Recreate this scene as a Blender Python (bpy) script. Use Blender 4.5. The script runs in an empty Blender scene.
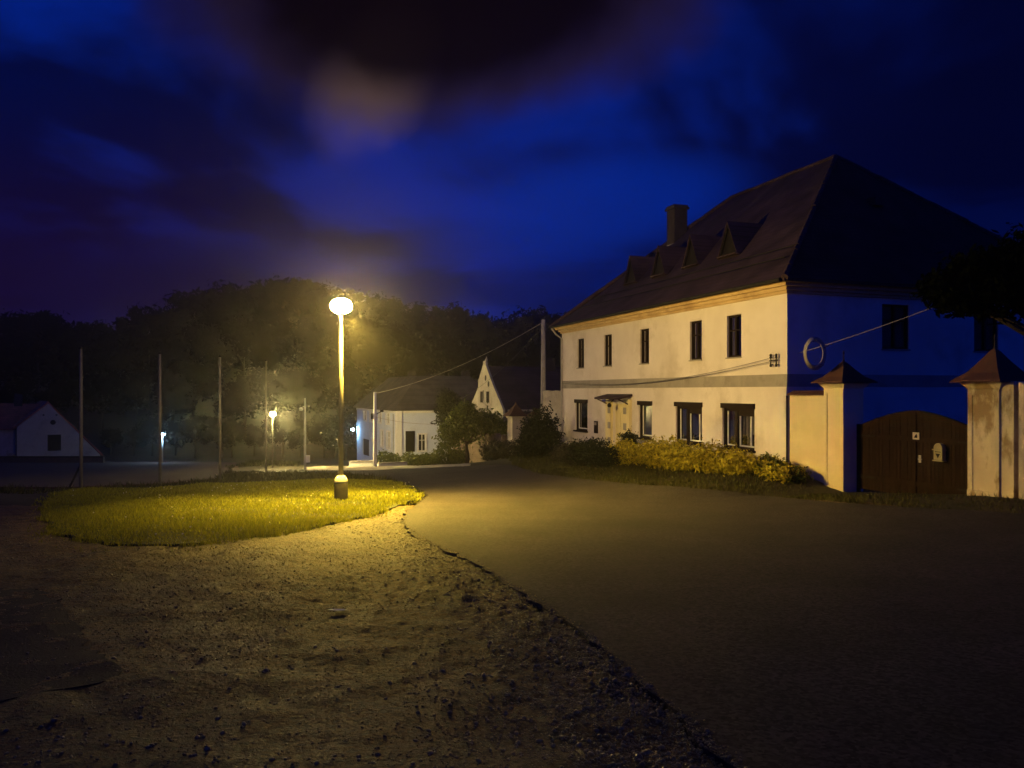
import bpy, math, random
import numpy as np
from mathutils import Vector, Matrix
from mathutils.geometry import delaunay_2d_cdt

rng = random.Random(7)
nrg = np.random.default_rng(11)
sc = bpy.context.scene
COL = sc.collection

# ------------------------------------------------------------------ camera
F, CX, HY, EYE = 773.0, 512.0, 391.0, 1.6
cam = bpy.data.cameras.new('camera')
cam.sensor_width = 36.0
cam.lens = 36.0 * F / 1024.0
cam.shift_y = (HY - 384.0) / 1024.0
cam.clip_start = 0.05
cam.clip_end = 3000
camo = bpy.data.objects.new('camera', cam)
camo.location = (0, 0, EYE)
camo.rotation_euler = (math.radians(90), 0, 0)
COL.objects.link(camo)
sc.camera = camo

def P(x, y, D):
    return Vector(((x - CX) / F * D, D, EYE + (HY - y) / F * D))

# ------------------------------------------------------------------ terrain
C0 = np.array([8.9, 25.0]); TH = math.atan2(0.3265, 0.9452)
E_ = np.array([math.cos(TH), math.sin(TH)]); D_ = np.array([-math.sin(TH), math.cos(TH)])

def sstep(a, b, t):
    t = np.clip((t - a) / (b - a), 0, 1)
    return t * t * (3 - 2 * t)

def g(x, y):
    x = np.asarray(x, float); y = np.asarray(y, float)
    yy = np.clip(y, -6, 92)
    z = -0.071 * yy
    z = z + np.where(y > 88, 0.0, 0.0)
    dx, dy = x - C0[0], y - C0[1]
    a = dx * E_[0] + dy * E_[1]
    s = dx * D_[0] + dy * D_[1]
    p = -a
    L = np.interp(s, [-30, -7, -2.3, -1.6, -0.2, 0, 19, 28, 42], [0.2, 0.42, 0.22, 0.5, 0.78, 0.82, 1.44, 0.85, 0.2])
    f = np.clip(1 - np.clip(p, 0, 9) / 9, 0, 1) ** 1.4
    fade = sstep(75, 45, y)
    z = z + L * f * fade
    # wooded hillside past the valley
    ang = x / np.maximum(y, 20)
    k = np.interp(ang, [-0.9, -0.62, -0.45, -0.36, -0.24, -0.1, 0.1, 0.6], [0.5, 0.6, 0.75, 1.0, 1.0, 0.8, 0.78, 0.75])
    z = z + k * 0.33 * np.clip(y - 100, 0, 75)
    return z

def gz(x, y):
    return float(g(x, y))

def PG(px, py):
    """point where the view ray of a pixel meets the terrain"""
    u = (px - CX) / F; w = (HY - py) / F
    D = np.concatenate([np.linspace(1, 30, 3000), np.linspace(30, 140, 5000)])
    d = EYE + w * D - g(u * D, D)
    i = int(np.argmax(d < 0))
    return (u * D[i], D[i])

def lattice(seed):
    r = np.random.default_rng(seed)
    return r.random((256, 256))

def vnoise(x, y, seed=0):
    t = lattice(seed)
    xi = np.floor(x).astype(int); yi = np.floor(y).astype(int)
    fx = x - xi; fy = y - yi
    fx = fx * fx * (3 - 2 * fx); fy = fy * fy * (3 - 2 * fy)
    a = t[xi % 256, yi % 256]; b = t[(xi + 1) % 256, yi % 256]
    c = t[xi % 256, (yi + 1) % 256]; d = t[(xi + 1) % 256, (yi + 1) % 256]
    return (a * (1 - fx) + b * fx) * (1 - fy) + (c * (1 - fx) + d * fx) * fy - 0.5

# ------------------------------------------------------------------ materials
def newmat(name):
    m = bpy.data.materials.new(name); m.use_nodes = True
    nt = m.node_tree
    return m, nt, nt.nodes['Principled BSDF']

def setspec(b, v):
    b.inputs['Specular IOR Level'].default_value = v

def pm(name, c1, c2, scale=2.0, rough=0.85, bump=0.0, bscale=20.0, detail=6, spec=0.3, c3=None, s3=0.6, bdist=0.02, lo=0.35, hi=0.65, stretch=None, metal=0, t3=(.52, .66)):
    m, nt, b = newmat(name)
    N, L = nt.nodes, nt.links
    tc = N.new('ShaderNodeTexCoord')
    vec = tc.outputs['Object']
    if stretch:
        mp = N.new('ShaderNodeMapping'); mp.inputs['Scale'].default_value = stretch
        L.new(vec, mp.inputs[0]); vec = mp.outputs[0]
    n = N.new('ShaderNodeTexNoise'); n.inputs['Scale'].default_value = scale; n.inputs['Detail'].default_value = detail
    n.inputs['Roughness'].default_value = 0.6
    L.new(vec, n.inputs['Vector'])
    r = N.new('ShaderNodeValToRGB')
    r.color_ramp.elements[0].position = lo; r.color_ramp.elements[1].position = hi
    r.color_ramp.elements[0].color = (*c1, 1); r.color_ramp.elements[1].color = (*c2, 1)
    L.new(n.outputs['Fac'], r.inputs[0])
    out = r.outputs[0]
    if c3:
        n3 = N.new('ShaderNodeTexNoise'); n3.inputs['Scale'].default_value = s3; n3.inputs['Detail'].default_value = 8
        n3.inputs['Roughness'].default_value = 0.65
        L.new(vec, n3.inputs['Vector'])
        r3 = N.new('ShaderNodeValToRGB'); r3.color_ramp.elements[0].position = t3[0]; r3.color_ramp.elements[1].position = t3[1]
        L.new(n3.outputs['Fac'], r3.inputs[0])
        mx = N.new('ShaderNodeMix'); mx.data_type = 'RGBA'
        L.new(r3.outputs[0], mx.inputs[0]); L.new(out, mx.inputs[6]); mx.inputs[7].default_value = (*c3, 1)
        out = mx.outputs[2]
    L.new(out, b.inputs['Base Color'])
    b.inputs['Roughness'].default_value = rough; setspec(b, spec); b.inputs['Metallic'].default_value = metal
    if bump:
        nb = N.new('ShaderNodeTexNoise'); nb.inputs['Scale'].default_value = bscale; nb.inputs['Detail'].default_value = 8
        nb.inputs['Roughness'].default_value = 0.7
        L.new(tc.outputs['Object'], nb.inputs['Vector'])
        bp = N.new('ShaderNodeBump'); bp.inputs['Strength'].default_value = bump; bp.inputs['Distance'].default_value = bdist
        L.new(nb.outputs['Fac'], bp.inputs['Height']); L.new(bp.outputs[0], b.inputs['Normal'])
    return m

def rooftile(name, c1, c2, axis='y', rowh=0.17, width=0.2):
    """rows of tiles: brick pattern in object space over (axis, z)"""
    m, nt, b = newmat(name); N, L = nt.nodes, nt.links
    tc = N.new('ShaderNodeTexCoord'); sp = N.new('ShaderNodeSeparateXYZ'); L.new(tc.outputs['Object'], sp.inputs[0])
    cb = N.new('ShaderNodeCombineXYZ')
    L.new(sp.outputs['XYZ'.index(axis.upper())], cb.inputs[0]); L.new(sp.outputs[2], cb.inputs[1])
    br = N.new('ShaderNodeTexBrick'); br.inputs['Scale'].default_value = 1.0
    br.inputs['Brick Width'].default_value = width; br.inputs['Row Height'].default_value = rowh
    br.inputs['Mortar Size'].default_value = 0.012; br.inputs['Bias'].default_value = 0
    br.inputs['Color1'].default_value = (*c1, 1); br.inputs['Color2'].default_value = (*c2, 1)
    br.inputs['Mortar'].default_value = (c1[0] * .5, c1[1] * .5, c1[2] * .5, 1)
    L.new(cb.outputs[0], br.inputs['Vector'])
    n = N.new('ShaderNodeTexNoise'); n.inputs['Scale'].default_value = 0.9; n.inputs['Detail'].default_value = 8
    L.new(tc.outputs['Object'], n.inputs['Vector'])
    mr = N.new('ShaderNodeMapRange'); mr.inputs[1].default_value = .3; mr.inputs[2].default_value = .7; mr.inputs[3].default_value = .55; mr.inputs[4].default_value = 1.35
    L.new(n.outputs['Fac'], mr.inputs[0])
    mx = N.new('ShaderNodeMix'); mx.data_type = 'RGBA'; mx.blend_type = 'MULTIPLY'; mx.inputs[0].default_value = 1
    L.new(br.outputs['Color'], mx.inputs[6]); L.new(mr.outputs[0], mx.inputs[7]); L.new(mx.outputs[2], b.inputs['Base Color'])
    md = N.new('ShaderNodeMath'); md.operation = 'FRACT'
    dv = N.new('ShaderNodeMath'); dv.operation = 'DIVIDE'; dv.inputs[1].default_value = rowh
    L.new(sp.outputs[2], dv.inputs[0]); L.new(dv.outputs[0], md.inputs[0])
    bp = N.new('ShaderNodeBump'); bp.inputs['Strength'].default_value = .7; bp.inputs['Distance'].default_value = .03; bp.invert = True
    L.new(md.outputs[0], bp.inputs['Height']); L.new(bp.outputs[0], b.inputs['Normal'])
    b.inputs['Roughness'].default_value = .85; setspec(b, .2)
    return m

def leafmat(name, c1, c2, rough=0.6, trans=0.25):
    m, nt, b = newmat(name); N, L = nt.nodes, nt.links
    gi = N.new('ShaderNodeNewGeometry')
    r = N.new('ShaderNodeValToRGB'); r.color_ramp.elements[0].color = (*c1, 1); r.color_ramp.elements[1].color = (*c2, 1)
    L.new(gi.outputs['Random Per Island'], r.inputs[0]); L.new(r.outputs[0], b.inputs['Base Color'])
    b.inputs['Roughness'].default_value = rough; setspec(b, .25)
    tr = N.new('ShaderNodeBsdfTranslucent'); L.new(r.outputs[0], tr.inputs[0])
    mx = N.new('ShaderNodeMixShader'); mx.inputs[0].default_value = trans
    L.new(b.outputs[0], mx.inputs[1]); L.new(tr.outputs[0], mx.inputs[2])
    L.new(mx.outputs[0], N['Material Output'].inputs[0])
    return m

def emis(name, col, strength):
    m = bpy.data.materials.new(name); m.use_nodes = True
    nt = m.node_tree; nt.nodes.clear()
    e = nt.nodes.new('ShaderNodeEmission'); e.inputs[0].default_value = (*col, 1); e.inputs[1].default_value = strength
    o = nt.nodes.new('ShaderNodeOutputMaterial'); nt.links.new(e.outputs[0], o.inputs[0])
    return m

def glassmat(name, tint=(.8, .82, .85), refl=0.045):
    m = bpy.data.materials.new(name); m.use_nodes = True
    nt = m.node_tree; nt.nodes.clear(); N, L = nt.nodes, nt.links
    t = N.new('ShaderNodeBsdfTransparent'); t.inputs[0].default_value = (*tint, 1)
    gl = N.new('ShaderNodeBsdfGlossy'); gl.inputs['Roughness'].default_value = .04
    lw = N.new('ShaderNodeLayerWeight'); lw.inputs[0].default_value = .18
    ad = N.new('ShaderNodeMath'); ad.operation = 'ADD'; ad.inputs[1].default_value = refl - .04; ad.use_clamp = True
    mx = N.new('ShaderNodeMixShader'); o = N.new('ShaderNodeOutputMaterial')
    L.new(lw.outputs['Fresnel'], ad.inputs[0]); L.new(ad.outputs[0], mx.inputs[0]); L.new(t.outputs[0], mx.inputs[1]); L.new(gl.outputs[0], mx.inputs[2]); L.new(mx.outputs[0], o.inputs[0])
    return m

M = {}
M['plaster'] = pm('plaster', (.68, .615, .57), (.77, .705, .66), .7, .92, .25, 18, c3=(.58, .515, .46), s3=.45, bdist=.012)
M['band'] = pm('grey_plaster', (.29, .265, .24), (.36, .33, .295), 1.3, .9, .2, 18, c3=(.25, .225, .20), s3=1.4)
M['cornice'] = pm('cornice_paint', (.46, .32, .17), (.58, .43, .25), 1.1, .9, .2, 15, c3=(.36, .24, .13), s3=.8)
M['wallp'] = pm('ochre_plaster', (.64, .53, .33), (.72, .61, .40), .9, .92, .3, 14, c3=(.55, .46, .30), s3=.55)
M['peel'] = pm('peeling_plaster', (.55, .45, .30), (.66, .56, .40), 1.2, .95, .5, 9, c3=(.27, .18, .095), s3=.8, stretch=(1, 1, .5), t3=(.47, .54))
M['oldwall'] = pm('old_plaster', (.34, .30, .25), (.46, .41, .35), 1.5, .95, .4, 10, c3=(.25, .21, .17), s3=.7)
M['brownwall'] = pm('brown_rubble', (.13, .095, .07), (.20, .15, .11), 2.2, .95, .6, 8, c3=(.08, .06, .045), s3=1.2)
M['paleblue'] = pm('pale_blue_plaster', (.62, .68, .80), (.70, .75, .85), .8, .92, .1, 10, c3=(.55, .58, .64), s3=.4)
M['white'] = pm('white_paint', (.74, .73, .70), (.80, .79, .76), 2, .7, .1, 20)
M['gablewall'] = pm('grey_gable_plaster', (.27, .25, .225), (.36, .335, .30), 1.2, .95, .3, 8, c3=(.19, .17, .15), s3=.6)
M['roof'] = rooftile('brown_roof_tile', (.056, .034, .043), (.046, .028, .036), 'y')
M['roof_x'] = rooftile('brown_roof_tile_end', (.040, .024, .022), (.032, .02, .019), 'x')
M['roof_red'] = rooftile('red_roof_tile', (.36, .09, .07), (.28, .07, .055), 'x')
M['roof_far'] = rooftile('far_roof_tile', (.085, .072, .066), (.07, .06, .056), 'y')
M['roof_cap'] = pm('cap_tile', (.085, .034, .022), (.06, .026, .019), 6, .85, .6, 26)
M['polepaint'] = pm('weathered_pole_paint', (.085, .075, .065), (.13, .115, .10), 3, .7, .1, 25)
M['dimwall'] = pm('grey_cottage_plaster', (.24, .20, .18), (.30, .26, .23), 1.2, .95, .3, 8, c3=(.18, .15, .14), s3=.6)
M['brick'] = pm('chimney_brick', (.022, .017, .018), (.036, .028, .028), 5, .9, .4, 20)
M['woodbrown'] = pm('brown_wood', (.05, .030, .02), (.085, .05, .032), 3, .6, .2, 40)
M['darkframe'] = pm('dark_frame_paint', (.018, .0125, .010), (.028, .019, .015), 3, .75, .1, 40, spec=.08)
M['gatewood'] = pm('gate_wood', (.014, .0062, .0042), (.021, .0095, .0065), 2.2, .75, .4, 18, stretch=(3, 3, .5), c3=(.010, .005, .004), s3=1.5, spec=.1)
M['steel'] = pm('galvanised_steel', (.33, .32, .30), (.44, .43, .40), 3, .55, .1, 25, spec=.5)
M['darkmetal'] = pm('dark_metal', (.016, .015, .015), (.026, .024, .023), 5, .75, .15, 25, spec=.1)
M['concrete'] = pm('concrete', (.32, .30, .27), (.42, .40, .36), 3, .9, .4, 18, c3=(.25, .23, .2), s3=1.2)
M['basecoat'] = pm('tar_coating', (.02, .018, .016), (.035, .03, .026), 6, .85, .5, 20)
M['asphalt'] = pm('asphalt', (.022, .019, .021), (.037, .031, .033), .8, .70, 1.0, 50, spec=.16, c3=(.019, .017, .018), s3=.35, bdist=.035)
M['oldasphalt'] = pm('worn_asphalt', (.016, .0125, .009), (.024, .019, .014), 1.1, .9, .9, 45, bdist=.03)
M['gravel'] = pm('gravel_dirt', (.038, .021, .005), (.088, .048, .011), 1.3, .62, 1.0, 24, spec=.27, c3=(.03, .02, .006), s3=2.2, bdist=.05)
def speckle(m, scale, lo, hi):
    nt = m.node_tree; N, L = nt.nodes, nt.links; b = N['Principled BSDF']
    src = b.inputs['Base Color'].links[0].from_socket
    tc = N.new('ShaderNodeTexCoord'); v = N.new('ShaderNodeTexVoronoi'); v.inputs['Scale'].default_value = scale; L.new(tc.outputs['Object'], v.inputs['Vector'])
    sp = N.new('ShaderNodeSeparateXYZ'); L.new(v.outputs['Color'], sp.inputs[0])
    mr = N.new('ShaderNodeMapRange'); mr.inputs[3].default_value = lo; mr.inputs[4].default_value = hi; L.new(sp.outputs[0], mr.inputs[0])
    mx = N.new('ShaderNodeMix'); mx.data_type = 'RGBA'; mx.blend_type = 'MULTIPLY'; mx.inputs[0].default_value = 1
    L.new(src, mx.inputs[6]); L.new(mr.outputs[0], mx.inputs[7]); L.new(mx.outputs[2], b.inputs['Base Color'])
speckle(M['gravel'], 32, .45, 1.75); speckle(M['asphalt'], 38, .3, 2.0); speckle(M['oldasphalt'], 60, .6, 1.4)
M['stone'] = pm('loose_stone', (.05, .036, .014), (.26, .19, .07), 1.7, .36, .4, 60, spec=.6)
M['soil'] = pm('meadow_soil', (.018, .024, .008), (.034, .040, .013), 2.5, .95, .8, 16, c3=(.042, .032, .018), s3=1.0, bdist=.05)
M['verge'] = pm('verge_soil', (.020, .019, .009), (.036, .029, .015), 1.8, .95, 1.0, 14, c3=(.05, .038, .022), s3=.8, bdist=.05)
M['court'] = pm('clay_court', (.055, .024, .020), (.070, .032, .027), .5, .95, .3, 20)
M['path'] = pm('lit_path_tone', (.34, .30, .22), (.44, .39, .29), 1.3, .95, .4, 16)  # pale tone carries part of the lamp light on this strip
M['bark'] = pm('bark', (.035, .026, .018), (.07, .052, .036), 5, .95, .8, 18, stretch=(3, 3, .6))
M['leaf_dark'] = leafmat('dark_leaf', (.010, .015, .005), (.027, .034, .011))
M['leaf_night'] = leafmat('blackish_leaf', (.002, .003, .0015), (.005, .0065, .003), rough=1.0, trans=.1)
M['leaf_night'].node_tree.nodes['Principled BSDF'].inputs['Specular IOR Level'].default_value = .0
M['leaf_mid'] = leafmat('green_leaf', (.05, .07, .014), (.14, .16, .03))
M['leaf_gold'] = leafmat('golden_leaf', (.22, .18, .014), (.66, .55, .05), trans=.3)
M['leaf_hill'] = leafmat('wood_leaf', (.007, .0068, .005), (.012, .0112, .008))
def puffy(m, cz):
    # shade foliage by the clump it belongs to, not by each leaf face
    nt = m.node_tree; N, L = nt.nodes, nt.links
    tc = N.new('ShaderNodeTexCoord'); sb = N.new('ShaderNodeVectorMath'); sb.operation = 'SUBTRACT'; sb.inputs[1].default_value = (0, 0, cz)
    L.new(tc.outputs['Object'], sb.inputs[0])
    vt = N.new('ShaderNodeVectorTransform'); vt.vector_type = 'NORMAL'; vt.convert_from = 'OBJECT'; vt.convert_to = 'WORLD'
    L.new(sb.outputs[0], vt.inputs[0])
    nm = N.new('ShaderNodeVectorMath'); nm.operation = 'NORMALIZE'; L.new(vt.outputs[0], nm.inputs[0])
    for n in list(N):
        if n.type in ('BSDF_PRINCIPLED', 'BSDF_TRANSLUCENT'): L.new(nm.outputs[0], n.inputs['Normal'])
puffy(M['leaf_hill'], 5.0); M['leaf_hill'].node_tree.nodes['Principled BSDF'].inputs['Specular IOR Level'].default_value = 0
M['leaf_brown'] = leafmat('dull_leaf', (.022, .02, .012), (.055, .048, .026))
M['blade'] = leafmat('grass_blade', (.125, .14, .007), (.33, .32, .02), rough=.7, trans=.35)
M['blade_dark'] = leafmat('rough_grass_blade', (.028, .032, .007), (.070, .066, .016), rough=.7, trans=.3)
M['flower'] = pm('white_petals', (.6, .6, .5), (.7, .7, .6), 4, .8)
M['glass'] = glassmat('window_glass')
M['curtain'] = pm('net_curtain', (.22, .19, .155), (.36, .32, .26), 1.5, .95, .4, 6, stretch=(12, 12, .5))
M['room'] = pm('dark_room', (.03, .025, .02), (.05, .04, .03), 1, .9)  # dark sheets behind the glass stand for the unlit rooms
M['cable'] = pm('black_cable', (.04, .038, .035), (.06, .055, .05), 5, .6)
M['greycable'] = pm('grey_cable', (.30, .27, .25), (.38, .35, .32), 5, .6)
M['sign'] = pm('sign_plate', (.6, .55, .42), (.68, .62, .5), 8, .6)
M['black'] = pm('black_print', (.008, .007, .007), (.013, .011, .011), 5, .8, spec=.1)
M['letter'] = pm('letter_box_paint', (.30, .24, .13), (.36, .29, .16), 6, .45, .1, 30, spec=.5)
M['cream'] = pm('cream_paint', (.70, .60, .32), (.76, .66, .38), 2, .7, .1, 20)
M['postpaint'] = pm('grey_post_paint', (.09, .084, .075), (.13, .12, .105), 3, .7, .1, 25)
M['opal'] = pm('opal_unlit', (.6, .6, .58), (.66, .66, .64), 3, .4)
M['lampglow'] = emis('sodium_diffuser', (1.0, .67, .165), 2100)
def lobe(m, d, lo, hi, smin, smax, down):
    # emission shaped per face: strong towards the houses, weak towards the viewer
    nt = m.node_tree; N, L = nt.nodes, nt.links
    gi = N.new('ShaderNodeNewGeometry'); dt = N.new('ShaderNodeVectorMath'); dt.operation = 'DOT_PRODUCT'; dt.inputs[1].default_value = d
    L.new(gi.outputs['Normal'], dt.inputs[0])
    mr = N.new('ShaderNodeMapRange'); mr.interpolation_type = 'SMOOTHSTEP'
    for i, v in enumerate((lo, hi, smin, smax)): mr.inputs[i + 1].default_value = v
    L.new(dt.outputs['Value'], mr.inputs[0]); 
    sx = N.new('ShaderNodeSeparateXYZ'); L.new(gi.outputs['Normal'], sx.inputs[0])
    dn = N.new('ShaderNodeMapRange'); dn.interpolation_type = 'SMOOTHSTEP'
    for i, v in enumerate((-.95, -.3, down, 0)): dn.inputs[i + 1].default_value = v
    L.new(sx.outputs[2], dn.inputs[0])
    ad = N.new('ShaderNodeMath'); ad.operation = 'ADD'; L.new(mr.outputs[0], ad.inputs[0]); L.new(dn.outputs[0], ad.inputs[1])
    L.new(ad.outputs[0], N['Emission'].inputs[1])
lobe(M['lampglow'], (.83, .55, 0), -.02, .93, 170, 4000, 0)
M['lampglow_far'] = emis('sodium_diffuser_far', (1.0, .74, .25), 3800)
lobe(M['lampglow_far'], (.97, .22, 0), .15, .95, 250, 18000, 0)
M['led'] = emis('cool_led_lens', (.40, .72, 1.0), 420)
M['led_wall'] = emis('cool_wall_lens', (.38, .70, 1.0), 260)

# ------------------------------------------------------------------ mesh helpers
class MB:
    def __init__(s): s.v = []; s.f = []
    def add(s, vs, fs):
        b = len(s.v); s.v += [tuple(v) for v in vs]; s.f += [tuple(b + i for i in f) for f in fs]; return s
    def box(s, x0, x1, y0, y1, z0, z1):
        vs = [(x, y, z) for z in (z0, z1) for y in (y0, y1) for x in (x0, x1)]
        return s.add(vs, [(0, 2, 3, 1), (4, 5, 7, 6), (0, 1, 5, 4), (2, 6, 7, 3), (0, 4, 6, 2), (1, 3, 7, 5)])
    def poly(s, pts): return s.add(pts, [tuple(range(len(pts)))])
    def prism(s, pts, vec):
        n = len(pts); vec = Vector(vec)
        vs = [Vector(p) for p in pts] + [Vector(p) + vec for p in pts]
        fs = [tuple(range(n))[::-1], tuple(range(n, 2 * n))] + [(i, (i + 1) % n, n + (i + 1) % n, n + i) for i in range(n)]
        return s.add(vs, fs)
    def tube(s, pts, r, n=8, closed=False):
        pts = [Vector(p) for p in pts]; m = len(pts)
        rs = r if isinstance(r, (list, tuple)) else [r] * m
        vs = []; up0 = None
        for i, p in enumerate(pts):
            t = (pts[(i + 1) % m] - pts[i - 1]) if closed else (pts[min(i + 1, m - 1)] - pts[max(i - 1, 0)])
            t.normalize()
            ref = up0 if up0 is not None else (Vector((0, 0, 1)) if abs(t.z) < .9 else Vector((1, 0, 0)))
            a = t.cross(ref)
            if a.length < 1e-4: a = t.cross(Vector((0, 1, 0)))
            a.normalize(); b = a.cross(t).normalized(); up0 = b
            for k in range(n):
                q = 2 * math.pi * k / n
                vs.append(p + (a * math.cos(q) + b * math.sin(q)) * rs[i])
        fs = []
        for i in range(m if closed else m - 1):
            for k in range(n):
                j = (i + 1) % m
                fs.append((i * n + k, i * n + (k + 1) % n, j * n + (k + 1) % n, j * n + k))
        if not closed:
            fs += [tuple(range(n))[::-1], tuple((m - 1) * n + k for k in range(n))]
        return s.add(vs, fs)
    def lathe(s, prof, n=16, c=(0, 0, 0), rot=0, sx=1, sy=1):
        vs = []
        for r, z in prof:
            for k in range(n):
                q = rot + 2 * math.pi * k / n
                vs.append((c[0] + r * math.cos(q) * sx, c[1] + r * math.sin(q) * sy, c[2] + z))
        fs = []
        for i in range(len(prof) - 1):
            for k in range(n):
                fs.append((i * n + k, i * n + (k + 1) % n, (i + 1) * n + (k + 1) % n, (i + 1) * n + k))
        fs += [tuple(range(n))[::-1], tuple((len(prof) - 1) * n + k for k in range(n))]
        return s.add(vs, fs)
    def build(s, name, mat, parent=None, smooth=False):
        me = bpy.data.meshes.new(name); me.from_pydata(s.v, [], s.f); me.update()
        me.materials.append(mat)
        if smooth: me.polygons.foreach_set('use_smooth', [True] * len(me.polygons))
        o = bpy.data.objects.new(name, me); COL.objects.link(o)
        if parent: o.parent = parent
        return o

def mesh_np(name, V, Fc, mat, parent=None, smooth=False):
    me = bpy.data.meshes.new(name)
    V = np.asarray(V, np.float32); Fc = np.asarray(Fc, np.int32); k = Fc.shape[1]
    me.vertices.add(len(V)); me.vertices.foreach_set('co', V.ravel())
    me.loops.add(Fc.size); me.loops.foreach_set('vertex_index', Fc.ravel())
    me.polygons.add(len(Fc)); me.polygons.foreach_set('loop_start', np.arange(0, Fc.size, k, dtype=np.int32))
    me.polygons.foreach_set('loop_total', np.full(len(Fc), k, np.int32))
    if smooth: me.polygons.foreach_set('use_smooth', np.ones(len(Fc), bool))
    me.update(calc_edges=True); me.validate()
    me.materials.append(mat)
    o = bpy.data.objects.new(name, me); COL.objects.link(o)
    if parent: o.parent = parent
    return o

def tag(o, label=None, cat=None, group=None, kind=None):
    if label: o['label'] = label
    if cat: o['category'] = cat
    if group: o['group'] = group
    if kind: o['kind'] = kind
    return o

def empty(name, loc, rz, label, cat, group=None):
    o = bpy.data.objects.new(name, None); COL.objects.link(o)
    o.empty_display_size = .2
    o.location = loc; o.rotation_euler = (0, 0, rz)
    return tag(o, label, cat, group)

def copy_tree(o, parent=None):
    c = o.copy(); COL.objects.link(c)
    if parent: c.parent = parent
    for ch in list(o.children): copy_tree(ch, c)
    return c

# ------------------------------------------------------------------ foliage
def leafcloud(lobes, n, size, seed, flat=0.0, shell=.55, aspect=1.7):
    """leaf faces spread through ellipsoid lobes (cx,cy,cz,rx,ry,rz); returns verts, quads"""
    r = np.random.default_rng(seed)
    w = np.array([l[3] * l[4] * l[5] for l in lobes]) ** (2 / 3); w /= w.sum()
    idx = r.choice(len(lobes), n, p=w)
    Lb = np.array(lobes)[idx]
    d = r.normal(size=(n, 3)); d /= np.linalg.norm(d, axis=1)[:, None]
    rad = (shell + (1 - shell) * r.random(n)) ** .7 * (1 + .10 * r.normal(size=n))
    # clumpy outline
    cl = 1 + .22 * np.sin(d[:, 0] * 7 + seed) * np.sin(d[:, 1] * 6 + 2 * seed) + .15 * np.sin(d[:, 2] * 11 + seed * 1.3)
    c = Lb[:, :3] + d * (rad * cl)[:, None] * Lb[:, 3:]
    nrm = d + .8 * r.normal(size=(n, 3)); nrm[:, 2] += flat
    nrm /= np.linalg.norm(nrm, axis=1)[:, None]
    t = np.cross(nrm, r.normal(size=(n, 3))); t /= np.linalg.norm(t, axis=1)[:, None] + 1e-9
    b = np.cross(nrm, t)
    sz = (size * (.55 + .9 * r.random(n)))[:, None]
    V = np.stack([c - t * sz * aspect * .5, c + b * sz * .33, c + t * sz * aspect * .5, c - b * sz * .33], 1).reshape(-1, 3)
    Fc = np.arange(4 * n).reshape(n, 4)
    return V, Fc

def twigs(mb, lobes, base, r0, seed, per=3):
    r = random.Random(seed)
    for l in lobes:
        for k in range(per):
            e = Vector((l[0] + r.uniform(-.5, .5) * l[3], l[1] + r.uniform(-.5, .5) * l[4], l[2] + r.uniform(-.4, .5) * l[5]))
            b = Vector(base); m = b.lerp(e, .5) + Vector((r.uniform(-.1, .1), r.uniform(-.1, .1), .08)) * (e - b).length
            mb.tube([b, m, e], [r0, r0 * .6, r0 * .2], 5)

def bush(name, loc, lobes, n, size, mat, seed, label, cat='shrub', group=None, flat=0., stem=.03):
    o = empty(name, loc, 0, label, cat, group)
    V, Fc = leafcloud(lobes, n, size, seed, flat)
    mesh_np('foliage', V, Fc, mat, o)
    mb = MB()
    for i, l in enumerate(lobes):
        twigs(mb, [l], (l[0] * .8, l[1] * .8, -.15), stem, seed + i, 4)
    mb.build('stem', M['bark'], o)
    return o

# ------------------------------------------------------------------ SETTING: ground
xs = np.unique(np.concatenate([np.linspace(-420, -60, 25), np.arange(-60, 40, .8), np.linspace(40, 420, 27)]))
ys = np.unique(np.concatenate([np.linspace(-200, -8, 12), np.arange(-8, 70, .8), np.arange(70, 190, 3), np.linspace(190, 520, 12)]))
X, Y = np.meshgrid(xs, ys); Z = g(X, Y)
nx, ny = len(xs), len(ys)
ii = (np.arange(ny - 1)[:, None] * nx + np.arange(nx - 1)[None, :]).ravel()

def densify(pts, step, jit, seed):
    r = random.Random(seed); out = []
    for i in range(len(pts)):
        a = Vector(pts[i]); b = Vector(pts[(i + 1) % len(pts)])
        L = (b - a).length; n = max(1, int(L / step))
        for k in range(n):
            q = a.lerp(b, k / n)
            j = jit if k else jit * .4
            out.append(Vector((q.x + r.uniform(-j, j), q.y + r.uniform(-j, j))))
    return out

def smooth_poly(pts, it=2):
    for _ in range(it):
        o = []
        for i in range(len(pts)):
            a = Vector(pts[i]); b = Vector(pts[(i + 1) % len(pts)])
            o += [a.lerp(b, .25), a.lerp(b, .75)]
        pts = o
    return pts

def inpoly(x, y, poly):
    inside = np.zeros(x.shape, bool); n = len(poly)
    for i in range(n):
        x1, y1 = poly[i]; x2, y2 = poly[(i + 1) % n]
        c = ((y1 > y) != (y2 > y)) & (x < (x2 - x1) * (y - y1) / (y2 - y1 + 1e-12) + x1)
        inside ^= c
    return inside

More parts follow.
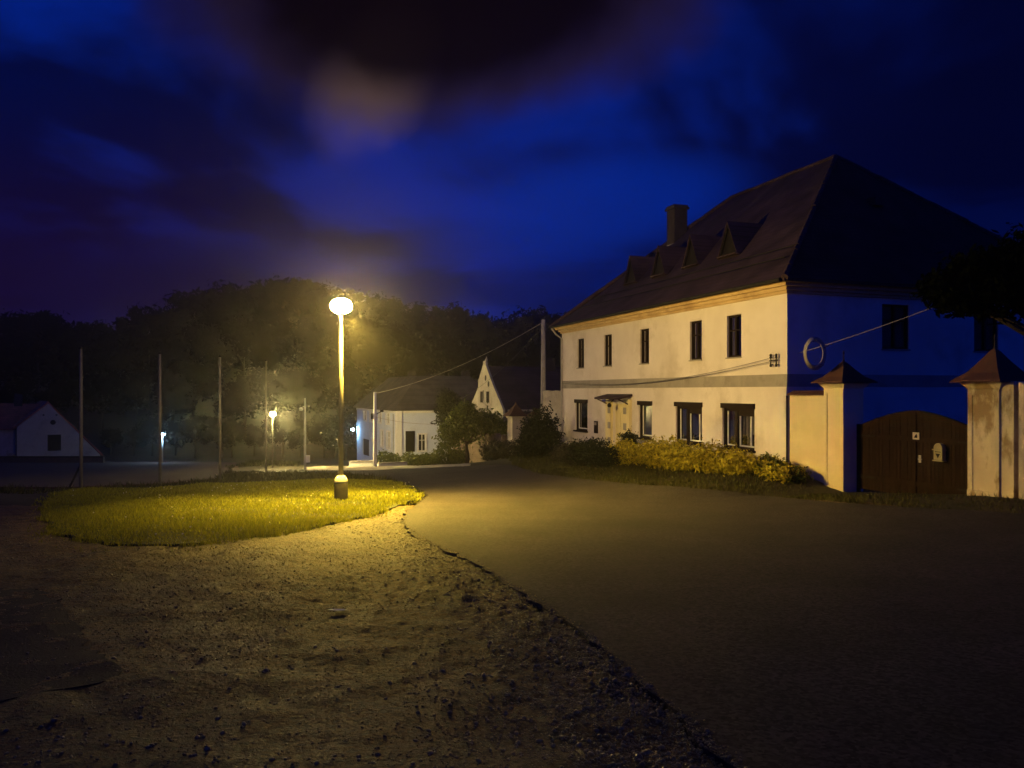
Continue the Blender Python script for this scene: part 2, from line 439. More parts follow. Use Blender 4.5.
def sheet(name, poly, lift, mat, grid=.8, skirt=.0, zfun=None, seed=0):
    px_ = [p[0] for p in poly]; py_ = [p[1] for p in poly]
    gx, gy = np.meshgrid(np.arange(min(px_), max(px_), grid), np.arange(min(py_), max(py_), grid))
    gx = gx.ravel(); gy = gy.ravel()
    keep = inpoly(gx, gy, [(p[0], p[1]) for p in poly])
    pts = [Vector((p[0], p[1])) for p in poly] + [Vector((a, b)) for a, b in zip(gx[keep], gy[keep])]
    n = len(poly)
    vo, eo, fo, *_ = delaunay_2d_cdt(pts, [], [list(range(n))], 1, 1e-5)
    xx = np.array([v.x for v in vo]); yy = np.array([v.y for v in vo]); zz = g(xx, yy) + lift
    if zfun is not None: zz = zz + zfun(xx, yy)
    vs = [(a, b, c) for a, b, c in zip(xx, yy, zz)]
    fs = [tuple(f) for f in fo]
    if skirt:
        from collections import Counter
        ec = Counter()
        for f in fs:
            for i in range(len(f)): ec[frozenset((f[i], f[(i + 1) % len(f)]))] += 1
        low = {}
        add = []
        for f in fs:
            for i in range(len(f)):
                a, b = f[i], f[(i + 1) % len(f)]
                if ec[frozenset((a, b))] == 1:
                    for q in (a, b):
                        if q not in low:
                            low[q] = len(vs); vs.append((vs[q][0], vs[q][1], vs[q][2] - skirt))
                    add.append((b, a, low[a], low[b]))
        fs += add
    mb = MB(); mb.v = vs; mb.f = fs
    o = mb.build(name, mat); o['kind'] = 'structure'
    return o

# gravel lot: a displaced sheet that lies under road edge and lawn edge
gx = np.arange(-26, 9, .05); gy = np.arange(1.2, 21.5, .05)
GX, GY = np.meshgrid(gx, gy)
def gravel_h(x, y):
    b = vnoise(x * .9, y * .9, 1) * .07 + vnoise(x * 2.7, y * 2.7, 2) * .05
    amp = .5 + 1.1 * np.clip(vnoise(x * .55 + 9, y * .55, 5) + .5, 0, 1)
    return b + amp * (vnoise(x * 6.5, y * 6.5, 3) * .012 + vnoise(x * 12, y * 12, 4) * .019 + np.maximum(vnoise(x * 19, y * 19, 6), -.1) * .020)
def gravel_edge(x, y):
    return -.10 * (1 - np.minimum(np.minimum(sstep(-26, -24, x), sstep(9, 7.5, x)), np.minimum(sstep(1.2, 2.0, y), sstep(21.5, 19.5, y))))

road_px = [(790, 830), (740, 780), (690, 738), (640, 694), (590, 648), (545, 615), (510, 592), (475, 568), (440, 551), (414, 539), (402, 526), (406, 514), (420, 504),
           (428, 497), (420, 489), (397, 481.5), (372, 476.5), (345, 473.8), (300, 472.8), (230, 472),
           (230, 470), (300, 470.2), (345, 470.4), (400, 469.3), (440, 468), (480, 466), (512, 466), (540, 475), (596, 482), (640, 486.5), (700, 491), (768, 498), (830, 504),
           (900, 509), (1024, 516), (1200, 532)]
road_xy = [PG(*p) for p in road_px] + [(14, 3), (8, -3), (3.2, -3)]
road_poly = densify(road_xy, .22, .055, 3)
road_flat = [(p.x, p.y) for p in road_poly]
rd = sheet('road', road_flat, .052, M['asphalt'], .6, skirt=.22, zfun=lambda x, y: vnoise(x * .5, y * .5, 8) * .03)
tag(rd, 'dark worn asphalt road curving past the big house', kind='structure')

path_xy = [PG(*p) for p in [(303, 471.0), (318, 471.4), (345, 471.2), (400, 469.3), (440, 468), (470, 466.3), (470, 464.5), (430, 465.6), (390, 466.4), (345, 466.8), (318, 467), (303, 468.5)]]
fp = sheet('footpath', [(p[0], p[1]) for p in densify(path_xy, .6, .05, 5)], .06, M['path'], 1.0, skirt=.1)
tag(fp, 'path before the white house, coloured pale for lamp light', kind='structure')

patch_xy = [PG(*p) for p in [(-160, 596), (20, 588), (58, 600), (76, 632), (98, 655), (122, 674), (112, 686), (60, 699), (0, 711), (-90, 724), (-220, 736)]]
pt = sheet('pavement_patch', [(p.x, p.y) for p in densify(smooth_poly(patch_xy, 1), .09, .06, 6)], .042, M['oldasphalt'], .3, skirt=.14, zfun=lambda x, y: vnoise(x * .9, y * .9, 1) * .07 + vnoise(x * 2.7, y * 2.7, 2) * .05)
tag(pt, 'remnant of old dark asphalt with a broken edge', kind='structure')

lawn_px = [(50, 524), (62, 540), (120, 549), (180, 549), (250, 541), (310, 531), (365, 519), (398, 509), (414, 501), (419, 495), (412, 489), (394, 484), (368, 481.5), (338, 481), (290, 482), (235, 485), (150, 489.5), (60, 493), (48, 505)]
lawn_xy = [PG(*p) for p in lawn_px]
lawn_poly = [(p.x, p.y) for p in densify(smooth_poly(lawn_xy, 1), .25, .07, 9)]
def moundf(x, y): return .0 * np.exp(-(((x + 11.5) / 4.5) ** 2 + ((y - 42) / 6) ** 2)) + vnoise(x * .8, y * .8, 14) * .05
lw = sheet('lawn', lawn_poly, .07, M['soil'], .5, skirt=.25, zfun=moundf)
tag(lw, 'rounded lawn around the street lamp', kind='structure')

court_xy = [PG(*p) for p in [(-160, 487), (70, 488.5), (160, 484.5), (214, 479.5), (240, 472), (236, 463), (120, 461), (-160, 461)]]
ct = sheet('sports_court', [(p.x, p.y) for p in densify(court_xy, 1.0, .02, 4)], .05, M['court'], 2.0, skirt=.1)
tag(ct, 'flat dull red sports court beyond the poles', kind='structure')

GZ = g(GX, GY) + .035 + gravel_h(GX, GY) + gravel_edge(GX, GY)
GZ = GZ - .11 * (inpoly(GX, GY, road_flat) | inpoly(GX, GY, lawn_poly))
nx, ny = len(gx), len(gy)
ii = (np.arange(ny - 1)[:, None] * nx + np.arange(nx - 1)[None, :]).ravel()
gl = mesh_np('gravel_lot', np.stack([GX, GY, GZ], -1).reshape(-1, 3), np.stack([ii, ii + 1, ii + nx + 1, ii + nx], 1), M['gravel'], smooth=True)
tag(gl, 'rough brown gravel between the lawn and the asphalt', kind='structure')

in_ = lambda poly: inpoly(X, Y, [(p[0], p[1]) for p in poly])
Z = Z - .13 * (in_(road_flat) | in_(lawn_poly) | in_(path_xy) | in_(court_xy)) - .10 * ((X > -26.5) & (X < 9.3) & (Y > 1) & (Y < 21.6))
nx, ny = len(xs), len(ys)
ii = (np.arange(ny - 1)[:, None] * nx + np.arange(nx - 1)[None, :]).ravel()
gr = mesh_np('ground', np.stack([X, Y, Z], -1).reshape(-1, 3), np.stack([ii, ii + 1, ii + nx + 1, ii + nx], 1), M['verge'], smooth=True)
tag(gr, 'dark grassy earth around the road and the houses', kind='structure')

def blades(name, poly, dens, hmin, hmax, mat, seed, label, zoff=0.0, width=.012, near_boost=True, hfun=None, zfun=None):
    r = np.random.default_rng(seed)
    xs_ = [p[0] for p in poly]; ys_ = [p[1] for p in poly]
    A = (max(xs_) - min(xs_)) * (max(ys_) - min(ys_)); n = int(A * dens)
    x = r.uniform(min(xs_), max(xs_), n); y = r.uniform(min(ys_), max(ys_), n)
    k = inpoly(x, y, poly); x = x[k]; y = y[k]
    keep = r.random(len(x)) < np.clip(17.0 / np.maximum(y, 12), .2, 1)
    x = x[keep]; y = y[keep]
    wid = width * np.clip(y / 15, 1, 3)
    h = r.uniform(hmin, hmax, len(x)) * (1 + 1.1 * np.clip(vnoise(x * .9, y * .9, seed), -.4, .5))
    z = g(x, y) + zoff + (zfun(x, y) if zfun else 0)
    a = r.uniform(0, 2 * np.pi, len(x)); dx = np.cos(a) * wid; dy = np.sin(a) * wid
    lx = r.normal(0, .45, len(x)) * h; ly = r.normal(0, .45, len(x)) * h
    V = np.stack([np.stack([x - dx, y - dy, z - .02], 1), np.stack([x + dx, y + dy, z - .02], 1), np.stack([x + lx, y + ly, z + h], 1)], 1).reshape(-1, 3)
    Fc = np.arange(len(V)).reshape(-1, 3)
    o = mesh_np(name, V, Fc, mat)
    return tag(o, label, 'grass', kind='stuff')

cen_ = np.mean(np.array(lawn_poly), 0)
blade_poly = [(p[0] + (p[0] - cen_[0]) * .012 + .55 * float(vnoise(np.array([p[0] * 1.7]), np.array([p[1] * 1.7]), 51)[0]) , p[1] + (p[1] - cen_[1]) * .014 - .10 + .8 * float(vnoise(np.array([p[0] * 1.3]), np.array([p[1] * 1.3]), 52)[0])) for p in lawn_poly]
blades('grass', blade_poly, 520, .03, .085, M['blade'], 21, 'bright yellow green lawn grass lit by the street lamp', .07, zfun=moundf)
fringe_poly = [(p[0] + (p[0] - cen_[0]) * .05, p[1] + (p[1] - cen_[1]) * .05 - .28) for p in lawn_poly]
blades('grass_fringe', fringe_poly, 60, .02, .06, M['blade'], 27, 'stray grass tufts creeping from the lawn into the gravel', .03)
verge_xy = [PG(*p) for p in [(512, 464.5), (540, 474.5), (596, 481.5), (640, 486), (700, 490.5), (768, 497.5), (830, 503.5), (860, 505)]] + [(9.2, 22.3), (8.7, 25), (2.6, 43.2), (-.6, 52)]
verge_poly = [(p.x, p.y) for p in densify(verge_xy, .5, .15, 2)]
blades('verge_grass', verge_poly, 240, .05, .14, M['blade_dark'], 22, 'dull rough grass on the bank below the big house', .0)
rough_xy = [PG(*p) for p in [(48, 494), (150, 490), (235, 485.5), (290, 482.5), (338, 481.5), (368, 482), (394, 484), (412, 489), (394, 482), (368, 477.5), (338, 474.6), (290, 474), (235, 474), (225, 466.5), (300, 466), (300, 462), (250, 461), (238, 466), (214, 480.5), (160, 485.5), (70, 489.5), (-80, 490), (-80, 494)]]
blades('rough_dim_grass', [(p.x, p.y) for p in densify(rough_xy, 1.0, .1, 2)], 70, .08, .25, M['blade_dark'], 23, 'unmown grass strip beside the sports court, coloured darker past the lamp', 0.0, width=.02)  # dark blades put the lamp's falloff into the grass colour
gate_xy = [PG(*p) for p in [(860, 505), (900, 508.5), (1024, 515), (1200, 530)]] + [(16.2, 16.5), (12.5, 15.3), (9.2, 22.4)]
blades('weeds', [(p.x, p.y) for p in densify(gate_xy, .5, .1, 2)], 60, .04, .12, M['blade_dark'], 24, 'sparse weeds on the earth before the wooden gate', 0.0)
# clover flowers in the lawn (stuff)
r_ = np.random.default_rng(5); fx = r_.uniform(-16, -1, 900); fy = r_.uniform(12, 30, 900); kk = inpoly(fx, fy, lawn_poly); fx = fx[kk][:60]; fy = fy[kk][:60]
fz = g(fx, fy) + .07 + moundf(fx, fy) + r_.uniform(.10, .16, len(fx))
s_ = .018
V = np.concatenate([np.stack([fx + a * s_, fy + b * s_, fz + c * s_], 1) for a, b, c in ((1, 0, 0), (-1, 0, 0), (0, 1, 0), (0, -1, 0), (0, 0, 1), (0, 0, -1))]); nf = len(fx)
Fc = np.concatenate([np.stack([np.arange(nf) + i * nf for i in t], 1) for t in ((0, 2, 4), (2, 1, 4), (1, 3, 4), (3, 0, 4), (2, 0, 5), (1, 2, 5), (3, 1, 5), (0, 3, 5))])
tag(mesh_np('clover_flowers', V, Fc, M['flower']), 'tiny pale clover heads dotted over the lit lawn', 'flowers', kind='stuff')

# loose stones (stuff)
t_ = (1 + 5 ** .5) / 2
iv = np.array([(-1, t_, 0), (1, t_, 0), (-1, -t_, 0), (1, -t_, 0), (0, -1, t_), (0, 1, t_), (0, -1, -t_), (0, 1, -t_), (t_, 0, -1), (t_, 0, 1), (-t_, 0, -1), (-t_, 0, 1)]) / 1.9
ifc = np.array([(0, 11, 5), (0, 5, 1), (0, 1, 7), (0, 7, 10), (0, 10, 11), (1, 5, 9), (5, 11, 4), (11, 10, 2), (10, 7, 6), (7, 1, 8), (3, 9, 4), (3, 4, 2), (3, 2, 6), (3, 6, 8), (3, 8, 9), (4, 9, 5), (2, 4, 11), (6, 2, 10), (8, 6, 7), (9, 8, 1)])
n = 110000
sy_ = 2.6 + 17 * r_.random(n) ** 1.5; sx_ = r_.uniform(-11, 6, n)
dens = vnoise(sx_ * .45, sy_ * .7, 31) + .6 * vnoise(sx_ * 1.3, sy_ * 1.3, 32)
k = (dens > .02 - .35 * r_.random(n)) & ~inpoly(sx_, sy_, road_flat) & ~inpoly(sx_, sy_, lawn_poly)
# thicker along the crumbled road edge
k &= (r_.random(n) < .85)
sx_ = sx_[k]; sy_ = sy_[k]
ne = 16000
edge = np.array([(p[0], p[1]) for p in road_xy[1:12]]); tt = r_.uniform(0, len(edge) - 1.001, ne); i0 = tt.astype(int); fr = (tt - i0)[:, None]
ep = edge[i0] * (1 - fr) + edge[i0 + 1] * fr; ep[:, 0] -= np.abs(r_.normal(0, .6, ne)) - .06; ep[:, 1] += r_.normal(0, .15, ne)
sx_ = np.concatenate([sx_, ep[:, 0]]); sy_ = np.concatenate([sy_, ep[:, 1]])
m_ = len(sx_); onroad = inpoly(sx_, sy_, road_flat)
size = np.clip(.0042 * np.exp(r_.normal(0, .55, m_)) + .0015, .003, .020)
sz_ = g(sx_, sy_) + np.where(onroad, .052 + vnoise(sx_ * .5, sy_ * .5, 8) * .03, .035 + gravel_h(sx_, sy_)) + size * .2
q = r_.normal(size=(m_, 4)); q /= np.linalg.norm(q, axis=1)[:, None]
w, a, b, c = q.T
R = np.stack([1 - 2 * (b * b + c * c), 2 * (a * b - c * w), 2 * (a * c + b * w), 2 * (a * b + c * w), 1 - 2 * (a * a + c * c), 2 * (b * c - a * w), 2 * (a * c - b * w), 2 * (b * c + a * w), 1 - 2 * (a * a + b * b)], 1).reshape(-1, 3, 3)
sc3 = (size[:, None] * r_.uniform(.6, 1.3, (m_, 3)))
V = np.einsum('nij,nkj->nki', R, iv[None] * sc3[:, None, :] * r_.uniform(.8, 1.2, (m_, 12, 1)))
V[:, :, 2] *= .75
V += np.stack([sx_, sy_, sz_], 1)[:, None, :]
Fc = (ifc[None] + (np.arange(m_) * 12)[:, None, None]).reshape(-1, 3)
tag(mesh_np('loose_gravel', V.reshape(-1, 3), Fc, M['stone']), 'loose stones scattered over the gravel and road edge', 'gravel', kind='stuff')

lx_, ly_ = PG(337, 617)
m = MB(); m.add([(-.09, -.02, .012), (.02, -.05, .012), (.10, .0, .005), (.04, .045, .002), (-.06, .05, .0), (-.01, .0, .012)], [(0, 1, 5), (1, 2, 5), (2, 3, 5), (3, 4, 5), (4, 0, 5)])
po_ = m.build('paper_scrap', M['flower']); po_.location = (lx_, ly_, gz(lx_, ly_) + .06)
tag(po_, 'small pale crumpled paper scrap lying on the gravel', 'litter')

# ------------------------------------------------------------------ MAIN HOUSE (local x = inwards from the street front, y = along it, z up)
HZ = -0.95
def HL(s, a, z=0.0):
    q = C0 + s * D_ + a * E_
    return Vector((q[0], q[1], z))
house = empty('manor_house', HL(0, 0, HZ), TH, 'large two storey cream house with steep brown hipped roof by the road', 'house')
LEN, WID = 18.8, 14.0
Zl = lambda z: z - HZ
EAVE = 5.2

def wall(mb, plane, u0, u1, z0, z1, holes, depth):
    """wall sheet with real openings; plane(u, z, d) gives the point at depth d behind the face"""
    us = sorted({u0, u1, *[h[0] for h in holes], *[h[1] for h in holes]}); zs = sorted({z0, z1, *[h[2] for h in holes], *[h[3] for h in holes]})
    for i in range(len(us) - 1):
        for j in range(len(zs) - 1):
            uc = (us[i] + us[i + 1]) / 2; zc = (zs[j] + zs[j + 1]) / 2
            if any(h[0] < uc < h[1] and h[2] < zc < h[3] for h in holes): continue
            mb.poly([plane(us[i], zs[j], 0), plane(us[i + 1], zs[j], 0), plane(us[i + 1], zs[j + 1], 0), plane(us[i], zs[j + 1], 0)])
    for a, b, c, d in holes:
        for (p, q) in (((a, c), (b, c)), ((b, c), (b, d)), ((b, d), (a, d)), ((a, d), (a, c))):
            mb.poly([plane(*p, 0), plane(*q, 0), plane(*q, depth), plane(*p, depth)])

up_s = [2.88, 5.0, 8.85, 12.45, 16.25]
# exact stations from the picture
def s_of(px): r = (px - CX) / F; return (C0[0] - C0[1] * r) / (-D_[0] + D_[1] * r)
ups = [(s_of(b), s_of(a)) for a, b in ((727, 741.3), (690, 701.8), (640, 649), (604, 611.8), (577.5, 584))]
lows = [(s_of(b), s_of(a)) for a, b in ((722.5, 754.5), (675.8, 702), (638.8, 651.8), (575.5, 587.5))]
holes_f = [(a, b, Zl(2.81), Zl(4.33)) for a, b in ups] + [(a, b, Zl(-.47), Zl(1.1)) for a, b in lows]
door = (11.25, 12.45, Zl(-1.15), Zl(1.0))
holes_f.append(door)
holes_e = [(3.89, 5.07, Zl(3.03), Zl(4.56)), (8.06, 9.22, Zl(3.03), Zl(4.56)), (11.6, 12.7, Zl(3.03), Zl(4.56))]
WT = Zl(EAVE - .02)
mb = MB()
fp_ = lambda u, z, d: (d, u, z)
ep_ = lambda u, z, d: (u, d, z)
wall(mb, fp_, 0, LEN, -2.2, WT, holes_f, .24)
wall(mb, ep_, 0, WID, -2.2, WT, holes_e, .2)
mb.poly([(WID, 0, -2.2), (WID, LEN, -2.2), (WID, LEN, WT), (WID, 0, WT)])
mb.poly([(0, LEN, -2.2), (WID, LEN, -2.2), (WID, LEN, WT), (0, LEN, WT)])
mb.build('wall', M['plaster'], house)
# string course
mb = MB(); mb.box(-.018, -.001, .0, LEN, Zl(1.74), Zl(2.15)); mb.box(-.018, WID, -.018, -.001, Zl(1.74), Zl(2.15)); mb.build('string_course', M['band'], house)
# cornice (two mouldings round the house)
mb = MB()
for (o0, z0, z1) in ((.07, 4.76, 4.86), (.16, 4.86, 4.98), (.30, 4.98, 5.08), (.40, 5.08, 5.17)):
    mb.box(-o0, -.002, -o0, LEN + o0, Zl(z0), Zl(z1)); mb.box(-.002, WID + o0, -o0, -.002, Zl(z0), Zl(z1))
mb.build('cornice', M['cornice'], house)
# corner lisene strip
mb = MB(); mb.box(-.03, -.0185, .0, .45, -1.0, Zl(1.738)); mb.build('corner_strip', M['plaster'], house)

# roof
OV = .5; ER = Zl(5.19); RH = Zl(11.5); HS = 5.67
def roofquad(mb, pts, th=.12):
    n = (Vector(pts[1]) - Vector(pts[0])).cross(Vector(pts[2]) - Vector(pts[0])).normalized()
    if n.z < 0: n = -n
    mb.prism(pts, -n * th)
A, B, C, Dp = (-OV, -OV, ER), (-OV, LEN + OV, ER), (WID + OV, LEN + OV, ER), (WID + OV, -OV, ER)
R1, R2 = (WID / 2, HS, RH), (WID / 2, LEN - HS, RH)
def sag(pts_a, pts_b, nu, nv, amp, seed):
    """subdivided slope between an eave edge and a top edge with slight waviness"""
    V = []; F_ = []
    ea, eb = map(Vector, pts_a); ta, tb = map(Vector, pts_b)
    nrm = (eb - ea).cross(ta - ea).normalized()
    if nrm.z < 0: nrm = -nrm
    for j in range(nv + 1):
        for i in range(nu + 1):
            u = i / nu; v = j / nv
            p = ea.lerp(eb, u).lerp(ta.lerp(tb, u), v)
            k = (1 if 0 < i < nu and 0 < j < nv else (.5 if 0 < i < nu and j == 0 else 0))
            h = k * amp * (float(vnoise(np.array([u * 9 + seed]), np.array([v * 5 + seed]), seed)[0]) * 2 - .3)
            # sprocketed (kicked) eaves
            h -= .10 * math.sin(math.pi * min(1, v * 2.2)) * (1 if 0 < v < .46 else 0)
            V.append(p + nrm * h)
    for j in range(nv):
        for i in range(nu):
            a = j * (nu + 1) + i
            F_.append((a, a + 1, a + nu + 2, a + nu + 1))
    return V, F_
roof = MB()
V, F_ = sag((A, B), (R1, R2), 26, 12, .06, 3); roof.add(V, F_)
V, F_ = sag((Dp, C), (R1, R2), 12, 6, .03, 4); roof.add(V, F_)
# eave fascia and soffit
roof.poly([(-OV, -OV, ER), (-OV, LEN + OV, ER), (-OV, LEN + OV, ER - .1), (-OV, -OV, ER - .1)])
roof.poly([(-OV, -OV, ER - .1), (-OV, LEN + OV, ER - .1), (0, LEN, ER - .03), (0, 0, ER - .03)])
roof_o = roof.build('roof', M['roof'], house)
re_ = MB()
V, F_ = sag((A, Dp), (R1, R1), 16, 10, .04, 5); re_.add(V, F_)
V, F_ = sag((B, C), (R2, R2), 12, 6, .03, 6); re_.add(V, F_)
re_.poly([(-OV, -OV, ER), (WID + OV, -OV, ER), (WID + OV, -OV, ER - .1), (-OV, -OV, ER - .1)])
re_.poly([(-OV, -OV, ER - .1), (WID + OV, -OV, ER - .1), (WID, 0, ER - .03), (0, 0, ER - .03)])
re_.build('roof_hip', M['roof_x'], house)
mb = MB()
def ridge_tiles(a, b):
    a = Vector(a); b = Vector(b); n = int((b - a).length / .38); r2 = random.Random(4)
    for i in range(n):
        p = a.lerp(b, i / n); q = a.lerp(b, (i + 1.08) / n)
        dz = Vector((0, 0, r2.uniform(-.01, .025)))
        mb.tube([p + dz, q + dz + Vector((0, 0, .012))], [.115, .095], 8)
ridge_tiles(R1, R2); ridge_tiles(A, R1); ridge_tiles(Dp, R1); ridge_tiles(B, R2); ridge_tiles(C, R2)
mb.build('ridge_tiles', M['roof_cap'] if False else M['roof'], house)
# chimney under the roof
ca, cs = 4.8, 14.7
mb = MB(); mb.box(ca - .38, ca + .38, cs - .38, cs + .38, Zl(8.8), Zl(11.05)); mb.build('chimney', M['brick'], roof_o)
mb = MB(); mb.box(ca - .46, ca + .46, cs - .46, cs + .46, Zl(11.05), Zl(11.17)); mb.box(ca - .41, ca + .41, cs - .41, cs + .41, Zl(11.172), Zl(11.27)); mb.build('chimney_cap', M['brick'], roof_o)
mb = MB(); mb.box(ca - .47, ca - .385, cs - .45, cs + .45, Zl(9.05), Zl(9.22)); mb.build('chimney_flashing', M['steel'], roof_o)
slope = (RH - ER) / (WID / 2 + OV)
def roofz(a): return ER + slope * (a + OV)
# attic dormers: steep triangles
for s0 in (5.7, 8.45, 11.2, 14.0):
    a0 = 1.75; zb = roofz(a0) - .02; w, h = .60, 1.28
    back = a0 + h / slope + .15
    d = MB()
    for sg in (-1, 1):
        d.prism([(a0 - .10, s0 + sg * (w + .06), zb - .05), (a0 - .10, s0, zb + h + .06), (back, s0, zb + h + .06), (a0 + .05, s0 + sg * (w + .06), zb - .05)], (0, 0, -.05))
    do = d.build('dormer', M['roof'], house)
    fr = MB()
    for sg in (-1, 1):
        fr.prism([(a0 - .06, s0 + sg * w, zb), (a0 - .06, s0, zb + h), (a0 - .06, s0, zb + h - .16), (a0 - .06, s0 + sg * (w - .09), zb)], (.06, 0, 0))
    fr.build('frame', M['black'], do)
    p_ = MB(); p_.poly([(a0 + .02, s0 - w, zb), (a0 + .02, s0 + w, zb), (a0 + .02, s0, zb + h - .05)]); p_.build('shutter', M['black'], do)
    sl = MB(); sl.box(a0 - .16, a0 + .02, s0 - w - .04, s0 + w + .04, zb - .06, zb - .005); sl.build('sill', M['roof'], do)
# small skylight hatch on the hip face
mb = MB()
hx, hy_ = 6.6, 3.1; hzv = ER + (RH - ER) * (hy_ + OV) / (HS + OV)
mb.box(hx - .22, hx + .22, hy_ - .25, hy_ + .2, hzv - .1, hzv + .24); mb.build('roof_hatch', M['brick'], house)
# snow guard rails: two thin lines low on the street slope
mb = MB()
for a in (.55, 1.1):
    mb = MB(); mb.tube([(a, .8, roofz(a) + .03), (a, LEN * .5, roofz(a) + .02), (a, LEN - 1, roofz(a) + .03)], .022, 5); mb.build('snow_guard', M['darkmetal'], house)
# gutter and downpipe
mb = MB(); mb.tube([(-OV - .07, -.4, ER - .06), (-OV - .07, LEN + .4, ER - .06)], .07, 8); mb.build('gutter', M['darkmetal'], house)
mb = MB(); mb.tube([(-OV - .05, LEN + .15, ER - .12), (-.35, LEN + .05, ER - .45), (-.07, LEN - .12, ER - .7), (-.07, LEN - .12, -1.4)], .05, 8); mb.build('downpipe', M['steel'], house)
mb = MB(); mb.box(-.045, -.001, -.03, .0, -1.0, Zl(1.45)); mb.build('joint_strip', M['darkmetal'], house)

def upper_window(y0, y1, z0, z1, depth, place):
    """dark casement window: place maps (u, d, z) boxes"""
    f = MB(); t = .075; mid = (y0 + y1) / 2; zt = z0 + (z1 - z0) * .64
    e = .004
    for bx in ((y0 + e, y0 + t, z0 + e, z1 - e), (y1 - t, y1 - e, z0 + e, z1 - e), (y0 + t, y1 - t, z0 + e, z0 + t), (y0 + t, y1 - t, z1 - t, z1 - e), (mid - .045, mid + .045, z0 + t, z1 - t)):
        place(f, bx[0], bx[1], depth - .08, depth, bx[2], bx[3])
    for a, b in ((y0 + t, mid - .045), (mid + .045, y1 - t)):
        place(f, a, b, depth - .06, depth - .01, zt - .025, zt + .025)
    fo = f.build('window', M['darkframe'], house)
    g_ = MB(); gb = MB(); place(gb, y0 + t - .01, y1 - t + .01, depth - .02, depth - .015, z0 + t - .01, z1 - t + .01); g_.poly([gb.v[i] for i in ((0, 2, 6, 4) if place is pl_f else (0, 1, 5, 4))]); g_.build('pane', M['glass'], fo)
    c_ = MB()
    for a, b in (((y0 + .04, mid - .1), (mid + .12, y1 - .04)) if place is pl_f else ()):
        n = 8
        for i in range(n):
            u0 = a + (b - a) * i / n; u1 = a + (b - a) * (i + 1) / n
            place(c_, u0, u1, depth + .06 + .02 * (i % 2), depth + .07 + .02 * (i % 2), z0 + .05, z1 - .04)
    if c_.v: c_.build('curtain', M['curtain'], fo)
    r2 = MB(); place(r2, y0 - .1, y1 + .1, depth + .35, depth + .37, z0 - .1, z1 + .1); r2.build('dark_backing', M['room'], fo)
    s_ = MB(); place(s_, y0 - .03, y1 + .03, -.05, depth - .085, z0 - .045, z0 + .003); s_.build('sill', M['band'], fo)
    return fo
pl_f = lambda m, u0, u1, d0, d1, z0, z1: m.box(d0, d1, u0, u1, z0, z1)
pl_e = lambda m, u0, u1, d0, d1, z0, z1: m.box(u0, u1, d0, d1, z0, z1)
for a, b in ups: upper_window(a, b, Zl(2.81), Zl(4.33), .15, pl_f)
for a, b, c, d in holes_e: upper_window(a, b, c, d, .13, pl_e)

def lower_window(y0, y1, z0, z1, two):
    depth = .19; e = .004; t = .09
    f = MB(); zt = z1 - .22 if two else z1 - .14
    pl_f(f, y0 + e, y0 + t, .06, depth + .02, z0 + e, z1 - e); pl_f(f, y1 - t, y1 - e, .06, depth + .02, z0 + e, z1 - e)
    pl_f(f, y0 + t, y1 - t, .06, depth + .02, z0 + e, z0 + t)
    spl = y0 + (y1 - y0) * .60
    if two: pl_f(f, spl - .07, spl + .07, .07, depth + .02, z0 + t, zt)
    fo = f.build('window', M['darkframe'], house)
    h = MB(); pl_f(h, y0 - .04, y1 + .04, -.07, .14, z1 - .12, z1 + .06); pl_f(h, y0 + t, y1 - t, .10, .15, zt - (.0), z1 - .122)
    if two: pl_f(h, y0 + t, spl - .07, .11, .14, zt - .17, zt - .002)
    h.build('shutter_box', M['darkframe'], fo)
    s_ = MB(); pl_f(s_, y0 - .07, y1 + .07, -.11, .055, z0 - .06, z0 + .01); s_.build('sill', M['darkframe'], fo)
    secs = [(y0 + t, spl - .07), (spl + .07, y1 - t)] if two else [(y0 + t, y1 - t)]
    w = MB(); w2 = MB()
    for a, b in secs:
        k = .055
        pl_f(w, a + .003, a + k, .15, .19, z0 + t, zt); pl_f(w, b - k, b - .003, .15, .19, z0 + t, zt); pl_f(w, a + k, b - k, .15, .19, z0 + t, z0 + t + k)
        if two and (b - a) > .85: 
            mm = a + (b - a) * .32; pl_f(w, mm - .03, mm + .03, .15, .19, z0 + t + k, zt)
        w2.poly([(.17, a + k - .01, z0 + t + k - .01), (.17, b - k + .01, z0 + t + k - .01), (.17, b - k + .01, zt + .02), (.17, a + k - .01, zt + .02)])
    w.build('casement', M['white'], fo); w2.build('pane', M['glass'], fo)
    c_ = MB()
    for i, (a, b) in enumerate(secs):
        n = 14
        for j in range(n):
            u0 = a + (b - a) * j / n; u1 = a + (b - a) * (j + 1) / n
            dd = .30 + .025 * math.sin(j * 1.9)
            pl_f(c_, u0, u1, dd, dd + .008, z0 + .02, zt + .1)
    if c_.v: c_.build('curtain', M['curtain'], fo)
    r2 = MB(); pl_f(r2, y0 - .2, y1 + .2, .75, .77, z0 - .2, z1 + .1); r2.build('dark_backing', M['room'], fo)
    if two:
        p_ = MB(); q = (spl + y1) / 2
        for u, hh in ((y0 + .45, .28), (y0 + .3, .2), (spl - .25, .22)):
            p_ = MB(); p_.lathe([(.06, 0), (.085, .13), (.085, .15), (.03, .16), (.1, .2), (.12, .15 + hh * .6), (.04, .15 + hh)], 9, (.27, u, z0 + .1)); p_.build('house_plant', M['leaf_dark'], fo)
for i, (a, b) in enumerate(lows): lower_window(a, b, Zl(-.47), Zl(1.1), i < 2)
